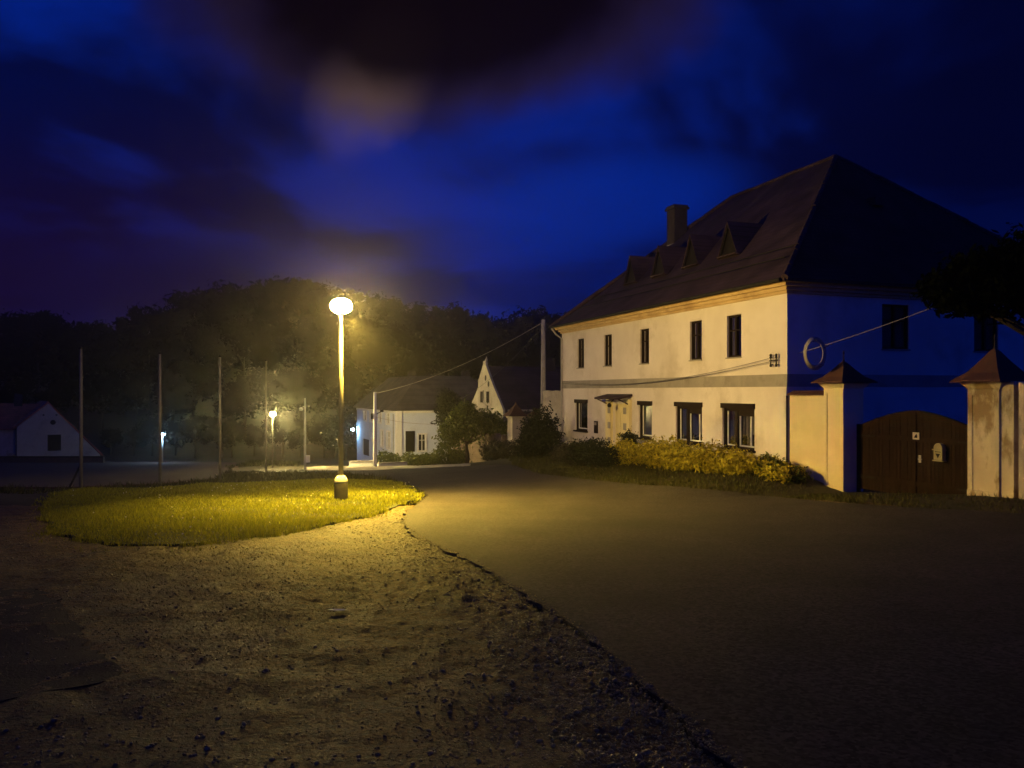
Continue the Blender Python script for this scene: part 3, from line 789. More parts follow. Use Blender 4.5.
# door, portal and porch roof
d0, d1, dz0, dz1 = door
mb = MB(); mb.box(.10, .15, d0 + .004, d1 - .004, dz0, dz1 - .004); do = mb.build('door', M['cream'], house)
mb = MB()
for zz in (dz0 + .2, dz0 + 1.05):
    for (a, b) in ((d0 + .12, (d0 + d1) / 2 - .06), ((d0 + d1) / 2 + .06, d1 - .12)):
        mb = MB(); mb.box(.08, .099, a, b, zz, zz + .7); mb.build('door_panel', M['cream'], do)
mb = MB(); mb.tube([(.09, d0 + .12, dz0 + 1.0), (.03, d0 + .12, dz0 + 1.0), (.03, d0 + .24, dz0 + 1.0)], .013, 6); mb.build('handle', M['steel'], do)
po = MB()
for a, b in ((d0 - .62, d0 - .08), (d1 + .08, d1 + .62)): po.box(-.13, -.002, a, b, dz0 - .6, dz1 + .22)
po = po.build('portal', M['cream'], house)
mb = MB()
for a, b in ((d0 - .62, d0 - .08), (d1 + .08, d1 + .62)):
    for k in range(3):
        zz = dz0 + .25 + k * .72
        qa, qb = ((b - .26, b + .01) if a < d0 else (a - .01, a + .26)); mb = MB(); mb.box(-.155, -.131, qa, qb, zz, zz + .30); mb.build('quoin', M['band'], po)
pr = MB(); pr.prism([(-.70, d0 - .72, dz1 + .30), (-.70, d1 + .66, dz1 + .30), (-.02, d1 + .66, dz1 + .46), (-.02, d0 - .72, dz1 + .46)], (0, 0, -.09))
pr = pr.build('porch_roof', M['roof'], house)
mb = MB()
for q in (d0 - .5, d1 + .5): mb = MB(); mb.tube([(-.62, q, dz1 + .22), (-.132, q, dz1 + .0)], .03, 6); mb.build('bracket', M['woodbrown'], pr)
mb = MB(); mb.tube([(-.30, (d0 + d1) / 2, dz1 + .2), (-.5, (d0 + d1) / 2, dz1 + .02)], .02, 6); mb.lathe([(.03, .1), (.09, .02), (.1, -.06), (.05, -.12)], 10, (-.52, (d0 + d1) / 2, dz1 - .04)); mb.build('porch_lantern', M['darkmetal'], house)
mb = MB(); mb.box(-1.1, -.14, d0 - .6, d1 + .6, dz0 - .55, dz0 - .22); mb.box(-.76, -.001, d0 - .075, d1 + .075, dz0 - .6, dz0 - .04); mb.build('door_step', M['concrete'], house)
# meter box
mb = MB(); ss = s_of(596.5); mb.box(-.06, -.001, ss - .18, ss + .18, Zl(-.5), Zl(.1)); mo = mb.build('meter_box', M['darkframe'], house)
mb = MB(); mb.box(-.075, -.061, ss - .12, ss + .12, Zl(-.1), Zl(.04)); mb.build('meter_window', M['band'], mo)
# cable bracket with insulators on the street front
sb = s_of(776)
br = MB(); zb = 1.6 + (HY - 361) / F * 26
for q in (-.14, .14): br.tube([(-.02, sb + q, Zl(zb) - .14), (-.10, sb + q, Zl(zb) - .14), (-.10, sb + q, Zl(zb) + .16)], .022, 6); br.lathe([(.03, -.07), (.05, -.05), (.03, 0), (.05, .04), (.025, .08)], 8, (-.10, sb + q, Zl(zb) + .14)); br.lathe([(.03, -.05), (.045, -.02), (.03, .05)], 8, (-.10, sb + q, Zl(zb) - .16))
br.tube([(-.10, sb - .2, Zl(zb)), (-.10, sb + .2, Zl(zb))], .02, 6)
br.build('cable_bracket', M['darkmetal'], house)

# ------------------------------------------------------------------ gate, pillars and walls
def frame_root(name, s, a, label, cat, group=None, z=None):
    q = HL(s, a)
    if z is None: z = gz(q.x, q.y) - .05
    return empty(name, (q.x, q.y, z), TH, label, cat, group), z

def pillar(s0, s1, top, caph, mat, label, seed):
    sc_ = (s0 + s1) / 2; w = abs(s1 - s0) / 2; dd = .36
    o, z = frame_root('gate_pillar', sc_, dd, label, 'pillar', 'gate pillars of the courtyard'); T = top - z
    m = MB(); m.box(-dd, dd, -w, w, -.4, T - .16)
    # raised edge strips and plinth on the street face
    m.build('shaft', mat, o)
    m = MB(); t = .13; k = .022
    for sx in (-1,):
        m.box(-dd - k, -dd - .001, -w, -w + t, .16, T - .3); m.box(-dd - k, -dd - .001, w - t, w, .16, T - .3); m.box(-dd - k, -dd - .001, -w, w, T - .3, T - .162)
    m.box(-dd - .03, -dd - .001, -w - .01, w + .01, -.4, .158)
    m.build('edge_strip', mat, o)
    m = MB()
    m.lathe([((w + .01) * 1.4142, T - .16), ((w + .05) * 1.4142, T - .10), ((w + .13) * 1.4142, T - .02), ((w + .13) * 1.4142, T + .0)], 4, (0, 0, 0), math.pi / 4, dd / w, 1)
    m.build('capital', mat, o)
    m = MB(); R_ = (w + .26) * 1.4142
    m.lathe([(R_, T + .002), (R_ * .98, T + .05), (R_ * .62, T + caph * .30), (R_ * .36, T + caph * .6), (R_ * .13, T + caph * .9), (.03, T + caph)], 4, (0, 0, 0), math.pi / 4)
    m.build('cap_roof', M['roof_cap'], o)
    m = MB(); m.lathe([(.045, T + caph - .04), (.02, T + caph + .05), (.012, T + caph + .2), (.03, T + caph + .23), (.004, T + caph + .34)], 8); m.build('finial', M['brick'], o)
    return o
pillar(-2.5, -1.7, 1.83, .66, M['wallp'], 'smooth ochre gate pillar with pointed tile cap beside the house', 1)
pillar(-7.45, -6.62, 1.80, .82, M['peel'], 'ochre gate pillar with peeling stained plaster right of the gate', 2)

def ragged_wall(name, s0, s1, a0, a1, top, label, mat, rag, seed, step=.12, cap=False, base=-.6):
    o, z = frame_root(name, (s0 + s1) / 2, (a0 + a1) / 2, label, 'wall')
    m = MB(); T = top - z; h = (s1 - s0) / 2; d = (a1 - a0) / 2; r = random.Random(seed)
    n = max(1, int((s1 - s0) / step)); pts = []
    for i in range(n + 1):
        pts.append((-d, -h + 2 * h * i / n, T + (r.uniform(-rag, rag * .6) if rag else 0)))
    prof = [(-d, -h, base), (-d, h, base)] + pts[::-1]
    m.prism(prof, (2 * d, 0, 0)); m.build('wall_body', mat, o)
    if cap:
        m = MB(); m.prism([(-d - .1, -h, T + .003), (-d - .1, -h, T + .05), (0, -h, T + .16), (d + .1, -h, T + .05), (d + .1, -h, T + .003)], (0, 2 * h, 0)); m.build('coping', M['roof_cap'], o)
    return o
ragged_wall('garden_wall', -1.695, -.04, .06, .42, 1.46, 'short ochre wall between house corner and gate pillar', M['wallp'], 0, 3, cap=True)
ragged_wall('boundary_wall', -7.78, -7.455, .02, .40, 1.86, 'narrow wall stub with crumbled top against the peeling pillar', M['peel'], .06, 4, .05)
ragged_wall('boundary_wall', -13.5, -7.91, .0, .40, 1.84, 'long ochre wall beyond the dark slot at the frame edge', M['peel'], .07, 5)

gate_o, gzz = frame_root('wooden_gate', -4.56, .52, 'dark brown double wooden gate with arched top between two pillars', 'gate', z=-1.32)
GW = 2.04
def arch(u): return 1.08 - .50 * (abs(u) / GW) ** 1.6 + 1.32
for sg in (-1, 1):
    m = MB(); u = .01
    r2 = random.Random(8 + sg)
    while u < GW - .02:
        w = min(.125, GW - u); a, b = sorted((sg * u, sg * (u + w - .008)))
        off = r2.uniform(-.004, .004)
        m.prism([(off, a, .06), (off, b, .06), (off, b, arch(b)), (off, a, arch(a))], (.04, 0, 0))
        u += w
    leaf = m.build('gate_leaf', M['gatewood'], gate_o)
    m = MB()
    for zz in (.35, 1.55): m = MB(); m.box(-.03, -.006, min(sg * .03, sg * (GW - .03)), max(sg * .03, sg * (GW - .03)), zz, zz + .14); m.build('rail', M['gatewood'], leaf)
    for zz in (.40, 1.60):
        m = MB(); m.box(-.042, -.031, min(sg * (GW - .7), sg * (GW - .02)), max(sg * (GW - .7), sg * (GW - .02)), zz, zz + .05)
        m.build('hinge', M['darkmetal'], leaf)
    m = MB(); m.box(-.05, .09, sg * (GW + .005) if sg > 0 else sg * (GW + .085), sg * (GW + .085) if sg > 0 else sg * (GW + .005), -.3, 1.95); m.build('gate_post', M['gatewood'], gate_o)
m = MB(); m.box(-.035, -.004, -.05, .05, .08, arch(0) - .06); m.build('meeting_strip', M['gatewood'], gate_o)
m = MB(); m.lathe([(.02, 0), (.045, .02), (.045, .05), (.02, .07)], 10, (0, 0, 0)); 
hb = MB(); hb.tube([(-.005, -.16, 1.1), (-.07, -.16, 1.1), (-.07, -.28, 1.1)], .014, 6); hb.box(-.012, -.004, -.2, -.12, 1.0, 1.2); hb.build('handle', M['steel'], gate_o)
# notice on the gate and letter box
so, z_ = frame_root('notice_sign', -4.62, .488, 'small pale square notice with black figure on the wooden gate', 'sign', z=.39)
m = MB(); m.box(-.012, .0, -.105, .105, -.095, .095); m.build('plate', M['sign'], so)
m = MB()
m.prism([(-.013, -.055, -.05), (-.013, .055, -.05), (-.013, .03, .0), (-.013, -.02, .06), (-.013, -.04, .03)], (-.003, 0, 0)); m.build('printed_figure', M['black'], so)
lo_, z_ = frame_root('letter_box', -5.43, .485, 'dull brass letter box with arched lid hanging on the gate', 'letter box', z=-.22)
arc = [(-.13, .04)] + [(-.13, .3)] + [(-.13 * math.cos(q), .34 + .13 * math.sin(q)) for q in np.linspace(0.15, math.pi - .15, 9)] + [(.13, .3), (.13, .04)]
m = MB(); m.prism([(-.13, u, z) for u, z in arc], (.12, 0, 0)); m.build('box_body', M['letter'], lo_)
m = MB(); m.box(-.165, -.005, -.155, .155, .285, .312); m.build('lid_edge', M['letter'], lo_)
m = MB(); m.box(-.15, -.005, -.16, .16, .0, .03); m.build('bottom_edge', M['letter'], lo_)
m = MB(); m.box(-.134, -.131, -.09, .09, .235, .255); m.prism([(-.131, -.07, .2), (-.131, .07, .2), (-.131, 0, .08)], (-.004, 0, 0)); m.build('slot', M['black'], lo_)

# coiled cable hung on the service wire near the corner
ring = P(815, 353.5, 23.2)
co = empty('cable_coil', ring, 0, 'coil of pale grey cable hanging on a wire by the house corner', 'cable coil')
m = MB(); r2 = random.Random(12)
SG = -1
ax = Vector((.40, -.91, .05)).normalized(); u_ = ax.cross(Vector((0, 0, 1))).normalized(); v_ = Vector((0, 0, 1))
for k in range(14):
    rr = .44 - .0085 * k; off = .010 * k
    c = ax * off - u_ * SG * (.44 - rr) * 1.3 + u_ * r2.uniform(-.006, .006) + v_ * r2.uniform(-.015, .01)
    m.tube([c + u_ * rr * math.cos(q) + v_ * rr * 1.12 * math.sin(q) for q in np.linspace(0, 2 * math.pi, 33)[:-1]], .014, 6, closed=True)
m.build('cable_loops', M['greycable'], co)
for q in (1.2, 2.6, 4.4):
    m = MB()
    c = ax * .07 + u_ * .36 * math.cos(q) + v_ * .40 * math.sin(q)
    m.tube([c + ax * .17 + v_ * .02, c + v_ * .045, c - ax * .14, c - v_ * .03], .012, 5, closed=True)
    m.build('tie', M['darkmetal'], co)

# ------------------------------------------------------------------ cables
def cable(a, b, sagm, r, label, mat=None, n=24, name='overhead_cable'):
    a = Vector(a); b = Vector(b); pts = []
    for i in range(n + 1):
        t = i / n; p = a.lerp(b, t); p.z -= sagm * 4 * t * (1 - t); pts.append(p)
    m = MB(); o = m.tube([p - a for p in pts], r, 5).build(name, mat or M['cable'])
    o.location = a
    return tag(o, label, 'cable', 'overhead cables of the village')
brk = house.matrix_world @ Vector((0, 0, 0))
def HW(s, a, z): return HL(s, a, z)
pB = HW(sb, -.12, zb)
cable(HW(sb, -.13, zb - .02), HW(LEN - .05, -.06, 2.05), .40, .010, 'thin dark cable drooping across the street front of the house')
cable(HW(sb, -.12, zb + .1), HW(LEN + .1, -.05, 2.15), .48, .008, 'upper of two drooping cables on the house front')
cable(pB, P(1100, 235, 21.5), .25, .011, 'pale service wire rising from the wall bracket towards the trees', M['greycable'])

# ------------------------------------------------------------------ poles
def utility_pole(base, top_z, r0, label, arms=True, mat='concrete', rz=0.0):
    o = empty('utility_pole', base, rz, label, 'pole', 'utility poles along the road'); h = top_z - base[2]
    m = MB(); m.lathe([(r0, -.4), (r0 * .97, h * .3), (r0 * .72, h - .02), (r0 * .6, h)], 12); m.build('pole_shaft', M[mat], o, True)
    if arms:
        m = MB(); m.box(-.04, .04, -.45, .45, h - .55, h - .47); m.build('crossarm', M['darkmetal'], o)
        for q in (-.38, .38):
            m = MB(); m.lathe([(.03, 0), (.055, .04), (.03, .08), (.05, .12), (.02, .16)], 8, (0, q, h - .468)); m.build('insulator', M['white'], o)
    return o
def onground(px, D): 
    x = (px - CX) / F * D; return (x, D, gz(x, D))
b1 = onground(543.3, 46.6); t1 = P(543.3, 319.5, 46.6).z
up1 = utility_pole(b1, t1, .17, 'tall grey concrete utility pole behind the wall beside the big house', False)
b2 = onground(375, 56); t2 = P(375, 392, 56).z
up2 = utility_pole(b2, t2, .15, 'slender pale utility pole before the pale blue house', False, 'white')
m = MB(); hh = t2 - b2[2]
m.box(-.28, -.16, -.12, .1, hh - 1.95, hh - 1.55); m.tube([(-.05, 0, hh - 1.75), (-.3, 0, hh - 1.72)], .03, 6); m.tube([(.1, 0, hh - 1.6), (.55, -.1, hh - 1.38)], .035, 6); m.box(.4, .62, -.2, .0, hh - 1.45, hh - 1.3)
m.build('cable_clamp', M['darkmetal'], up2)
m = MB(); m.box(-.22, -.10, -.08, .08, hh - 4.2 + .6, hh - 3.95 + .6); m.build('junction_box', M['white'], up2)
T1 = Vector((b1[0], b1[1], t1 - .15)); T2 = Vector((b2[0], b2[1], t2 - .1))
cable(T1, T2, .55, .016, 'thick cable from the tall concrete pole down to the slender pole', M['greycable'])
cable(T1 - Vector((0, 0, .3)), P(455, 402, 70), .5, .014, 'cable from the tall concrete pole to the pale blue house')
cable(T1 - Vector((0, 0, .1)), HW(LEN + .05, -.1, 2.2), .2, .012, 'short cable from the concrete pole to the house end')
cable(T2 - Vector((0, 0, 1.7)), P(500, 415, 56), .6, .012, 'low cable from the slender pole past the shrubs', M['greycable'])

b5 = onground(305, 49.5)
o5 = empty('lamp_post', b5, 0, 'thin grey post with an unlit globe and a small cabinet', 'lamp post')
h5 = P(305, 398, 49.5).z - b5[2]
m = MB(); m.lathe([(.085, -.3), (.08, h5 * .4), (.055, h5)], 10); m.build('post', M['steel'], o5, True)
m = MB(); m.tube([(0, 0, h5 - .62), (-.12, 0, h5 - .56), (-.23, 0, h5 - .62)], .025, 6); m.build('arm', M['steel'], o5)
m = MB(); m.lathe([(.03, -.11), (.1, -.07), (.125, 0), (.1, .08), (.03, .12)], 12, (-.25, 0, h5 - .72)); m.build('globe', M['opal'], o5, True)
m = MB(); m.box(.07, .30, -.1, .1, .55, 1.0); m.build('cabinet', M['white'], o5)

# netting poles of the court
npx = [(81, 490, 349, 'nearest netting pole with a slanting brace at its foot'), (160, 486, 354, 'second netting pole, standing by the small white lamp'),
       (220, 481.5, 357, 'third netting pole at the far end of the court'), (266, 472.5, 361, 'farthest netting pole, rising behind the yellow globe lamp')]
proto = None
for i, (px, yb, yt, lab) in enumerate(npx):
    x, D = PG(px, yb); z = gz(x, D); h = P(px, yt, D).z - z
    if proto is None:
        o = empty('netting_pole', (x, D, z), 0, 'tall thin grey ' + lab, 'pole', 'tall thin poles beside the sports court')
        m = MB(); m.lathe([(.062, -.3), (.06, h * .5), (.045, h)], 10); m.build('shaft', M['polepaint'], o, True)
        m = MB(); m.lathe([(.05, 0), (.055, .03), (.02, .07)], 10, (0, 0, h)); m.build('end_cap', M['darkmetal'], o, True)
        proto = o; h0 = h
    else:
        o = copy_tree(proto); o.location = (x, D, z); o.scale = (1, 1, h / h0); o['label'] = 'tall thin grey ' + lab
m = MB(); m.tube([(0, .05, 1.0), (-.52, .0, -.1)], .035, 6); m.build('brace', M['darkmetal'], proto)

# ------------------------------------------------------------------ street lamps
def street_lamp(base, hz, label, glow, scale=1.0, sleeve=True):
    o = empty('street_lamp', base, 0, label, 'street lamp', 'lit street lamps'); h = hz - base[2]
    if sleeve:
        m = MB(); m.lathe([(.20, -.15), (.195, .0), (.19, .44), (.185, .46)], 18); m.build('base_sleeve', M['basecoat'], o, True)
        m = MB(); m.lathe([(.185, .462), (.19, .50), (.165, .58), (.11, .65), (.06, .67)], 18); m.build('concrete_collar', M['concrete'], o, True)
    m = MB(); m.lathe([(.072 * scale, .0), (.068 * scale, h * .62), (.066 * scale, h * .63), (.055 * scale, h * .64), (.05 * scale, h - .22)], 14); m.build('post', M['postpaint'], o, True)
    hd = MB(); hd.lathe([(.05, h - .24), (.085, h - .22), (.10, h - .19), (.10, h - .165)], 16); hd = hd.build('lamp_head', M['steel'], o, True)
    k = scale
    m = MB()
    prof = [(.09, h - .16)] + [(.31 * k * math.cos(q), h + .23 * k * math.sin(q)) for q in np.linspace(-1.25, 1.2, 11)]
    m.lathe(prof, 20); m.build('diffuser', glow, hd, True)
    m = MB(); m.lathe([(.15 * k, h + .19 * k), (.13 * k, h + .205 * k), (.05 * k, h + .225 * k), (.02, h + .24 * k)], 14); m.build('top_cap', M['darkmetal'], hd, True)
    return o
LD = 22.0
bl = onground(341, LD); bl = (bl[0], bl[1], bl[2] + .1)
street_lamp(bl, P(339, 306, LD).z, 'tall near street lamp glowing yellow over the lawn', M['lampglow'])
sp_ = bpy.data.lights.new('added_ground_spot', 'SPOT'); sp_.energy = 23000; sp_.color = (1.0, .65, .075); sp_.spot_size = math.radians(140); sp_.spot_blend = 1.0; sp_.shadow_soft_size = .12  # extra spot added beside the lantern to brighten the ground below
so_ = bpy.data.objects.new('added_ground_spot', sp_); COL.objects.link(so_)
so_.location = (bl[0] + .34, bl[1] - .22, P(339, 306, LD).z - .33); so_.rotation_euler = (math.radians(-7), math.radians(-15), 0)
b2l = onground(272.5, 57); street_lamp(b2l, P(273.5, 414, 57).z, 'distant yellow street lamp beyond the lawn', M['lampglow_far'], .62, False)
# cool white lamp far left
b3 = onground(162.5, 72); o3 = empty('street_lamp', b3, 0, 'small distant lamp post with cool bluish white light', 'street lamp', 'lit street lamps'); h3 = P(163, 433.5, 72).z - b3[2]
m = MB(); m.lathe([(.06, -.2), (.045, h3 - .1)], 10); m.build('post', M['steel'], o3, True)
hd = MB(); hd.box(-.26, .26, -.13, .13, h3 - .02, h3 + .05); hd = hd.build('lamp_head', M['steel'], o3)
m = MB(); m.lathe([(.05, -.13), (.15, -.10), (.20, -.022)], 12, (0, 0, h3), sx=1.25); m.build('diffuser', M['led'], hd, True)

# ------------------------------------------------------------------ pale blue house (far)
NA = (-10.4, 70.0); TA = math.atan2(.42, .907); GA = -5.1
hA = empty('pale_blue_house', (NA[0], NA[1], GA), TA, 'pale blue two storey house with white window surrounds', 'house')
LA, WA = 15.3, 11.0; EA = -.2 - GA; TOPA = 3.05 - GA; IN = 2.8
def t_of(px): r = (px - CX) / F; return (-NA[0] * -1 - NA[1] * r) / (.42 + .907 * r)
def u_of(px): r = (px - CX) / F; return (NA[1] * r - NA[0]) / (.907 - .42 * r)
def za(y, D): return EYE + (HY - y) / F * D - GA
lw_ = [(t_of(b), t_of(a)) for a, b in ((363.6, 366.6), (370, 372.8), (378.7, 381.3), (386.4, 389.6))]
ll_ = [(t_of(b), t_of(a)) for a, b in ((380.6, 383.2), (387.2, 390.3))]
holesL = [(a, b, EA - 1.25, EA - .3) for a, b in lw_] + [(a, b, EA - 3.55, EA - 2.05) for a, b in ll_]
dL = (t_of(369), t_of(362.8), .0, EA - 3.2); holesL.append(dL)
holesR = [(u_of(405.6), u_of(414.6), EA - 3.75, EA - 1.85), (u_of(418.5), u_of(425.8), EA - 3.65, EA - 2.2), (6.6, 7.5, EA - 3.65, EA - 2.2)]
m = MB(); wall(m, lambda u, z, d: (d, u, z), 0, LA, -1.2, EA, holesL, .18); wall(m, lambda u, z, d: (u, d, z), 0, WA, -1.2, EA, holesR, .18)
m.poly([(WA, 0, -1.2), (WA, LA, -1.2), (WA, LA, EA), (WA, 0, EA)]); m.poly([(0, LA, -1.2), (WA, LA, -1.2), (WA, LA, EA), (0, LA, EA)])
m.build('wall', M['paleblue'], hA)
m = MB(); ov = .35
m.prism([(-ov, -ov, EA), (WA + ov, -ov, EA), (WA + ov, LA + ov, EA), (-ov, LA + ov, EA)], (0, 0, .12))
m.add([(-ov, -ov, EA + .122), (WA + ov, -ov, EA + .122), (WA + ov, LA + ov, EA + .122), (-ov, LA + ov, EA + .122), (IN, IN, TOPA), (WA - IN, IN, TOPA), (WA - IN, LA - IN, TOPA), (IN, LA - IN, TOPA)],
      [(0, 1, 5, 4), (1, 2, 6, 5), (2, 3, 7, 6), (3, 0, 4, 7), (4, 5, 6, 7)])
rA = m.build('roof', M['roof_far'], hA)
m = MB()
for (x, y) in ((IN + .6, 6.5), (WA - IN - .3, IN + .4)): m = MB(); m.box(x - .35, x + .35, y - .35, y + .35, TOPA - .3, TOPA + .55); m.build('chimney', M['brick'], rA)
m = MB(); m.box(-.09, -.002, -.10, .35, -1, EA - .01); m.box(-.002, .45, -.10, -.002, -1, EA - .01); m.box(-.06, -.002, .35, LA, EA - .22, EA - .01); m.box(.45, WA, -.06, -.002, EA - .22, EA - .01); m.build('corner_trim', M['white'], hA)
def far_win(h, hole, plane, surround, seedless=0, mat='white', dark=False, parent=None):
    a, b, c, d = hole; t = .14
    f = MB()
    if surround:
        for (u0, u1, z0, z1) in ((a - t, a, c - t, d + t), (b, b + t, c - t, d + t), (a, b, d, d + t), (a, b, c - t, c)): plane(f, u0, u1, -.05, -.002, z0, z1)
    for (u0, u1, z0, z1) in ((a + .003, a + .07, c + .003, d - .003), (b - .07, b - .003, c + .003, d - .003), ((a + b) / 2 - .04, (a + b) / 2 + .04, c, d - .003), (a + .07, b - .07, c + (d - c) * .62, c + (d - c) * .62 + .06)): plane(f, u0, u1, .07, .12, z0, z1)
    fo = f.build('window', M[mat], h)
    p_ = MB(); plane(p_, a, b, .13, .14, c, d); p_.build('pane', M['curtain'] if not dark else M['black'], fo)
    return fo
plL = lambda m, u0, u1, d0, d1, z0, z1: m.box(d0, d1, u0, u1, z0, z1)
plR = lambda m, u0, u1, d0, d1, z0, z1: m.box(u0, u1, d0, d1, z0, z1)
for hl in holesL[:6]: far_win(hA, hl, plL, True)
far_win(hA, holesR[1], plR, True, dark=True); far_win(hA, holesR[2], plR, True, dark=True)
m = MB(); a, b, c, d = dL; plL(m, a + .004, b - .004, .08, .14, c, d - .004); m.build('door', M['woodbrown'], hA)
m = MB(); a, b, c, d = holesR[0]; plR(m, a + .004, b - .004, -.06, .10, c + .004, d - .004); 
for k in range(7): plR(m, a + .03, b - .03, -.075, -.061, c + .1 + k * .25, c + .24 + k * .25)
m.build('shutter', M['black'], hA)
m = MB(); m.box(-.1, -.04, 1.0, 1.06, -1, EA - .3); m.build('downpipe', M['steel'], hA)
# bluish wall lamp on its far corner
lp = Vector((NA[0], NA[1], 0)) + Vector((-.42, .907, 0)) * (LA - .3) + Vector((-.907, -.42, 0)) * .5
ow = empty('wall_lamp', (lp.x, lp.y, P(356, 429, lp.y).z), TA, 'bluish white wall lamp on the corner of the pale blue house', 'wall lamp')
m = MB(); m.tube([(.5, 0, .1), (.2, 0, .16), (0, 0, .12)], .025, 6); m.build('bracket_arm', M['darkmetal'], ow)
m = MB(); m.lathe([(.04, -.17), (.13, -.12), (.16, -.02), (.10, .05)], 12); m.build('diffuser', M['led_wall'], ow, True)
m = MB(); m.lathe([(.17, .052), (.12, .09), (.03, .13)], 12); m.build('lamp_hood', M['darkmetal'], ow, True)

# low garden wall before it
def px_wall(name, pts, h, th, mat, label, base=.4, coping=None):
    p0 = Vector(pts[0]); 
    o = empty(name, (p0[0], p0[1], gz(*p0)), 0, label, 'wall')
    m = MB(); c = MB()
    for (a, b) in zip(pts[:-1], pts[1:]):
        a = Vector(a); b = Vector(b); d = (b - a).normalized(); nrm = Vector((-d.y, d.x)) * th / 2
        za_, zb_ = gz(*a) - o.location.z, gz(*b) - o.location.z
        q = [(a - nrm), (b - nrm), (b + nrm), (a + nrm)]
        zz = [za_, zb_, zb_, za_]
        lo = [(p.x - p0.x, p.y - p0.y, z - base) for p, z in zip(q, zz)]; hi = [(p.x - p0.x, p.y - p0.y, z + h) for p, z in zip(q, zz)]
        m.add(lo + hi, [(3, 2, 1, 0), (4, 5, 6, 7), (0, 1, 5, 4), (1, 2, 6, 5), (2, 3, 7, 6), (3, 0, 4, 7)])
        if coping:
            q = [(a - nrm * 1.3), (b - nrm * 1.3), (b + nrm * 1.3), (a + nrm * 1.3)]
            lo = [(p.x - p0.x, p.y - p0.y, z + h + .003) for p, z in zip(q, zz)]; hi = [(x, y, z + .09) for x, y, z in lo]
            c.add(lo + hi, [(3, 2, 1, 0), (4, 5, 6, 7), (0, 1, 5, 4), (1, 2, 6, 5), (2, 3, 7, 6), (3, 0, 4, 7)])
    m.build('wall_body', mat, o)
    if coping: c.build('coping', coping, o)
    return o
px_wall('low_wall', [PG(350, 467.3), PG(373.5, 467.2)], .40, .3, M['white'], 'low whitewashed garden wall left of the slender pole', coping=M['concrete'])
px_wall('low_wall', [PG(377.5, 466.8), PG(406, 465.6)], .22, .3, M['white'], 'lower whitewashed kerb wall right of the slender pole', coping=M['concrete'])

# ------------------------------------------------------------------ gabled house (far, mid)
GBs = (-.65, 56.0); GB = -4.3
hB = empty('gabled_house', (GBs[0], GBs[1], GB), TH, 'old grey house with steep curved gable and dark roof', 'house')
WB = 9.4; DB = 15.0; eB = .25 - GB; apB = 3.75 - GB
gab = [(0, -1.2), (0, eB), (1.15, eB + .95), (1.2, eB + .98), (2.6, eB + 2.0), (4.05, apB - .35), (4.1, apB + .12), (5.3, apB + .12), (5.35, apB - .35), (6.6, eB + 2.25), (6.65, eB + 1.45), (7.6, eB + 1.3), (8.7, eB + .35), (WB, eB), (WB, -1.2)]
gab = [(0, -1.2), (0, eB), (2.35, eB + 1.75), (4.25, apB - .1), (4.3, apB + .2), (4.95, apB + .2), (5.0, apB - .1), (6.3, eB + 2.2), (6.35, eB + 1.6), (8.6, eB + .1), (WB, eB - .1), (WB, -1.2)]
m = MB(); m.prism([(.2, u, z) for u, z in gab], (.15, 0, 0)) if False else m.prism([(0, u, z) for u, z in gab], (.16, 0, 0)); m.poly([(.35, 0, -1.2), (DB, 0, -1.2), (DB, 0, eB), (.35, 0, eB)]); m.poly([(.35, WB, -1.2), (DB, WB, -1.2), (DB, WB, eB), (.35, WB, eB)]); m.poly([(DB, 0, -1.2), (DB, WB, -1.2), (DB, WB, eB), (DB, WB / 2, apB - .25), (DB, 0, eB)])
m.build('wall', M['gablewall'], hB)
m = MB()
for u0, u1 in ((-.3, WB / 2), (WB + .3, WB / 2)):
    m.prism([(.162, u0, eB - .35), (DB + .3, u0, eB - .35), (DB + .3, u1, apB - .2), (.162, u1, apB - .2)], (0, 0, -.12))
rB = m.build('roof', M['roof'], hB)
m = MB(); m.box(5.0, 5.8, 4.2, 5.0, apB - .6, apB + .5); m.build('chimney', M['brick'], rB)
def tb_of(px): r = (px - CX) / F; return (GBs[0] - GBs[1] * r) / (.3265 + .9452 * r)
for (pa, pb, ya, yb) in ((480.6, 483.4, 391.5, 402.5), (486.6, 489.8, 391.5, 402.5)):
    a, b = tb_of(pb), tb_of(pa); D = GBs[1] + .945 * (a + b) / 2; z0 = EYE + (HY - yb) / F * D - GB; z1 = EYE + (HY - ya) / F * D - GB
    m = MB()
    for (u0, u1, q0, q1) in ((a - .1, a, z0 - .1, z1 + .1), (b, b + .1, z0 - .1, z1 + .1), (a, b, z1, z1 + .1), (a, b, z0 - .1, z0)): m.box(-.05, -.002, u0, u1, q0, q1)
    wo = m.build('window', M['gablewall'], hB); m = MB(); m.box(-.012, -.003, a, b, z0, z1); m.build('pane', M['black'], wo)
for (px, y) in ((485.6, 378), (488.6, 384)):
    u = tb_of(px); D = GBs[1] + .945 * u; z = EYE + (HY - y) / F * D - GB
    m = MB(); m.prism([(-.012, u + .22 * math.cos(q), z + .22 * math.sin(q)) for q in np.linspace(0, 2 * math.pi, 13)[:-1]], (.01, 0, 0)); m.build('vent_hole', M['black'], hB)
m = MB(); m.lathe([(.10, apB + .2), (.13, apB + .3), (.05, apB + .42), (.02, apB + .55)], 8, (.17, 4.62, 0)); m.build('finial', M['gablewall'], hB)

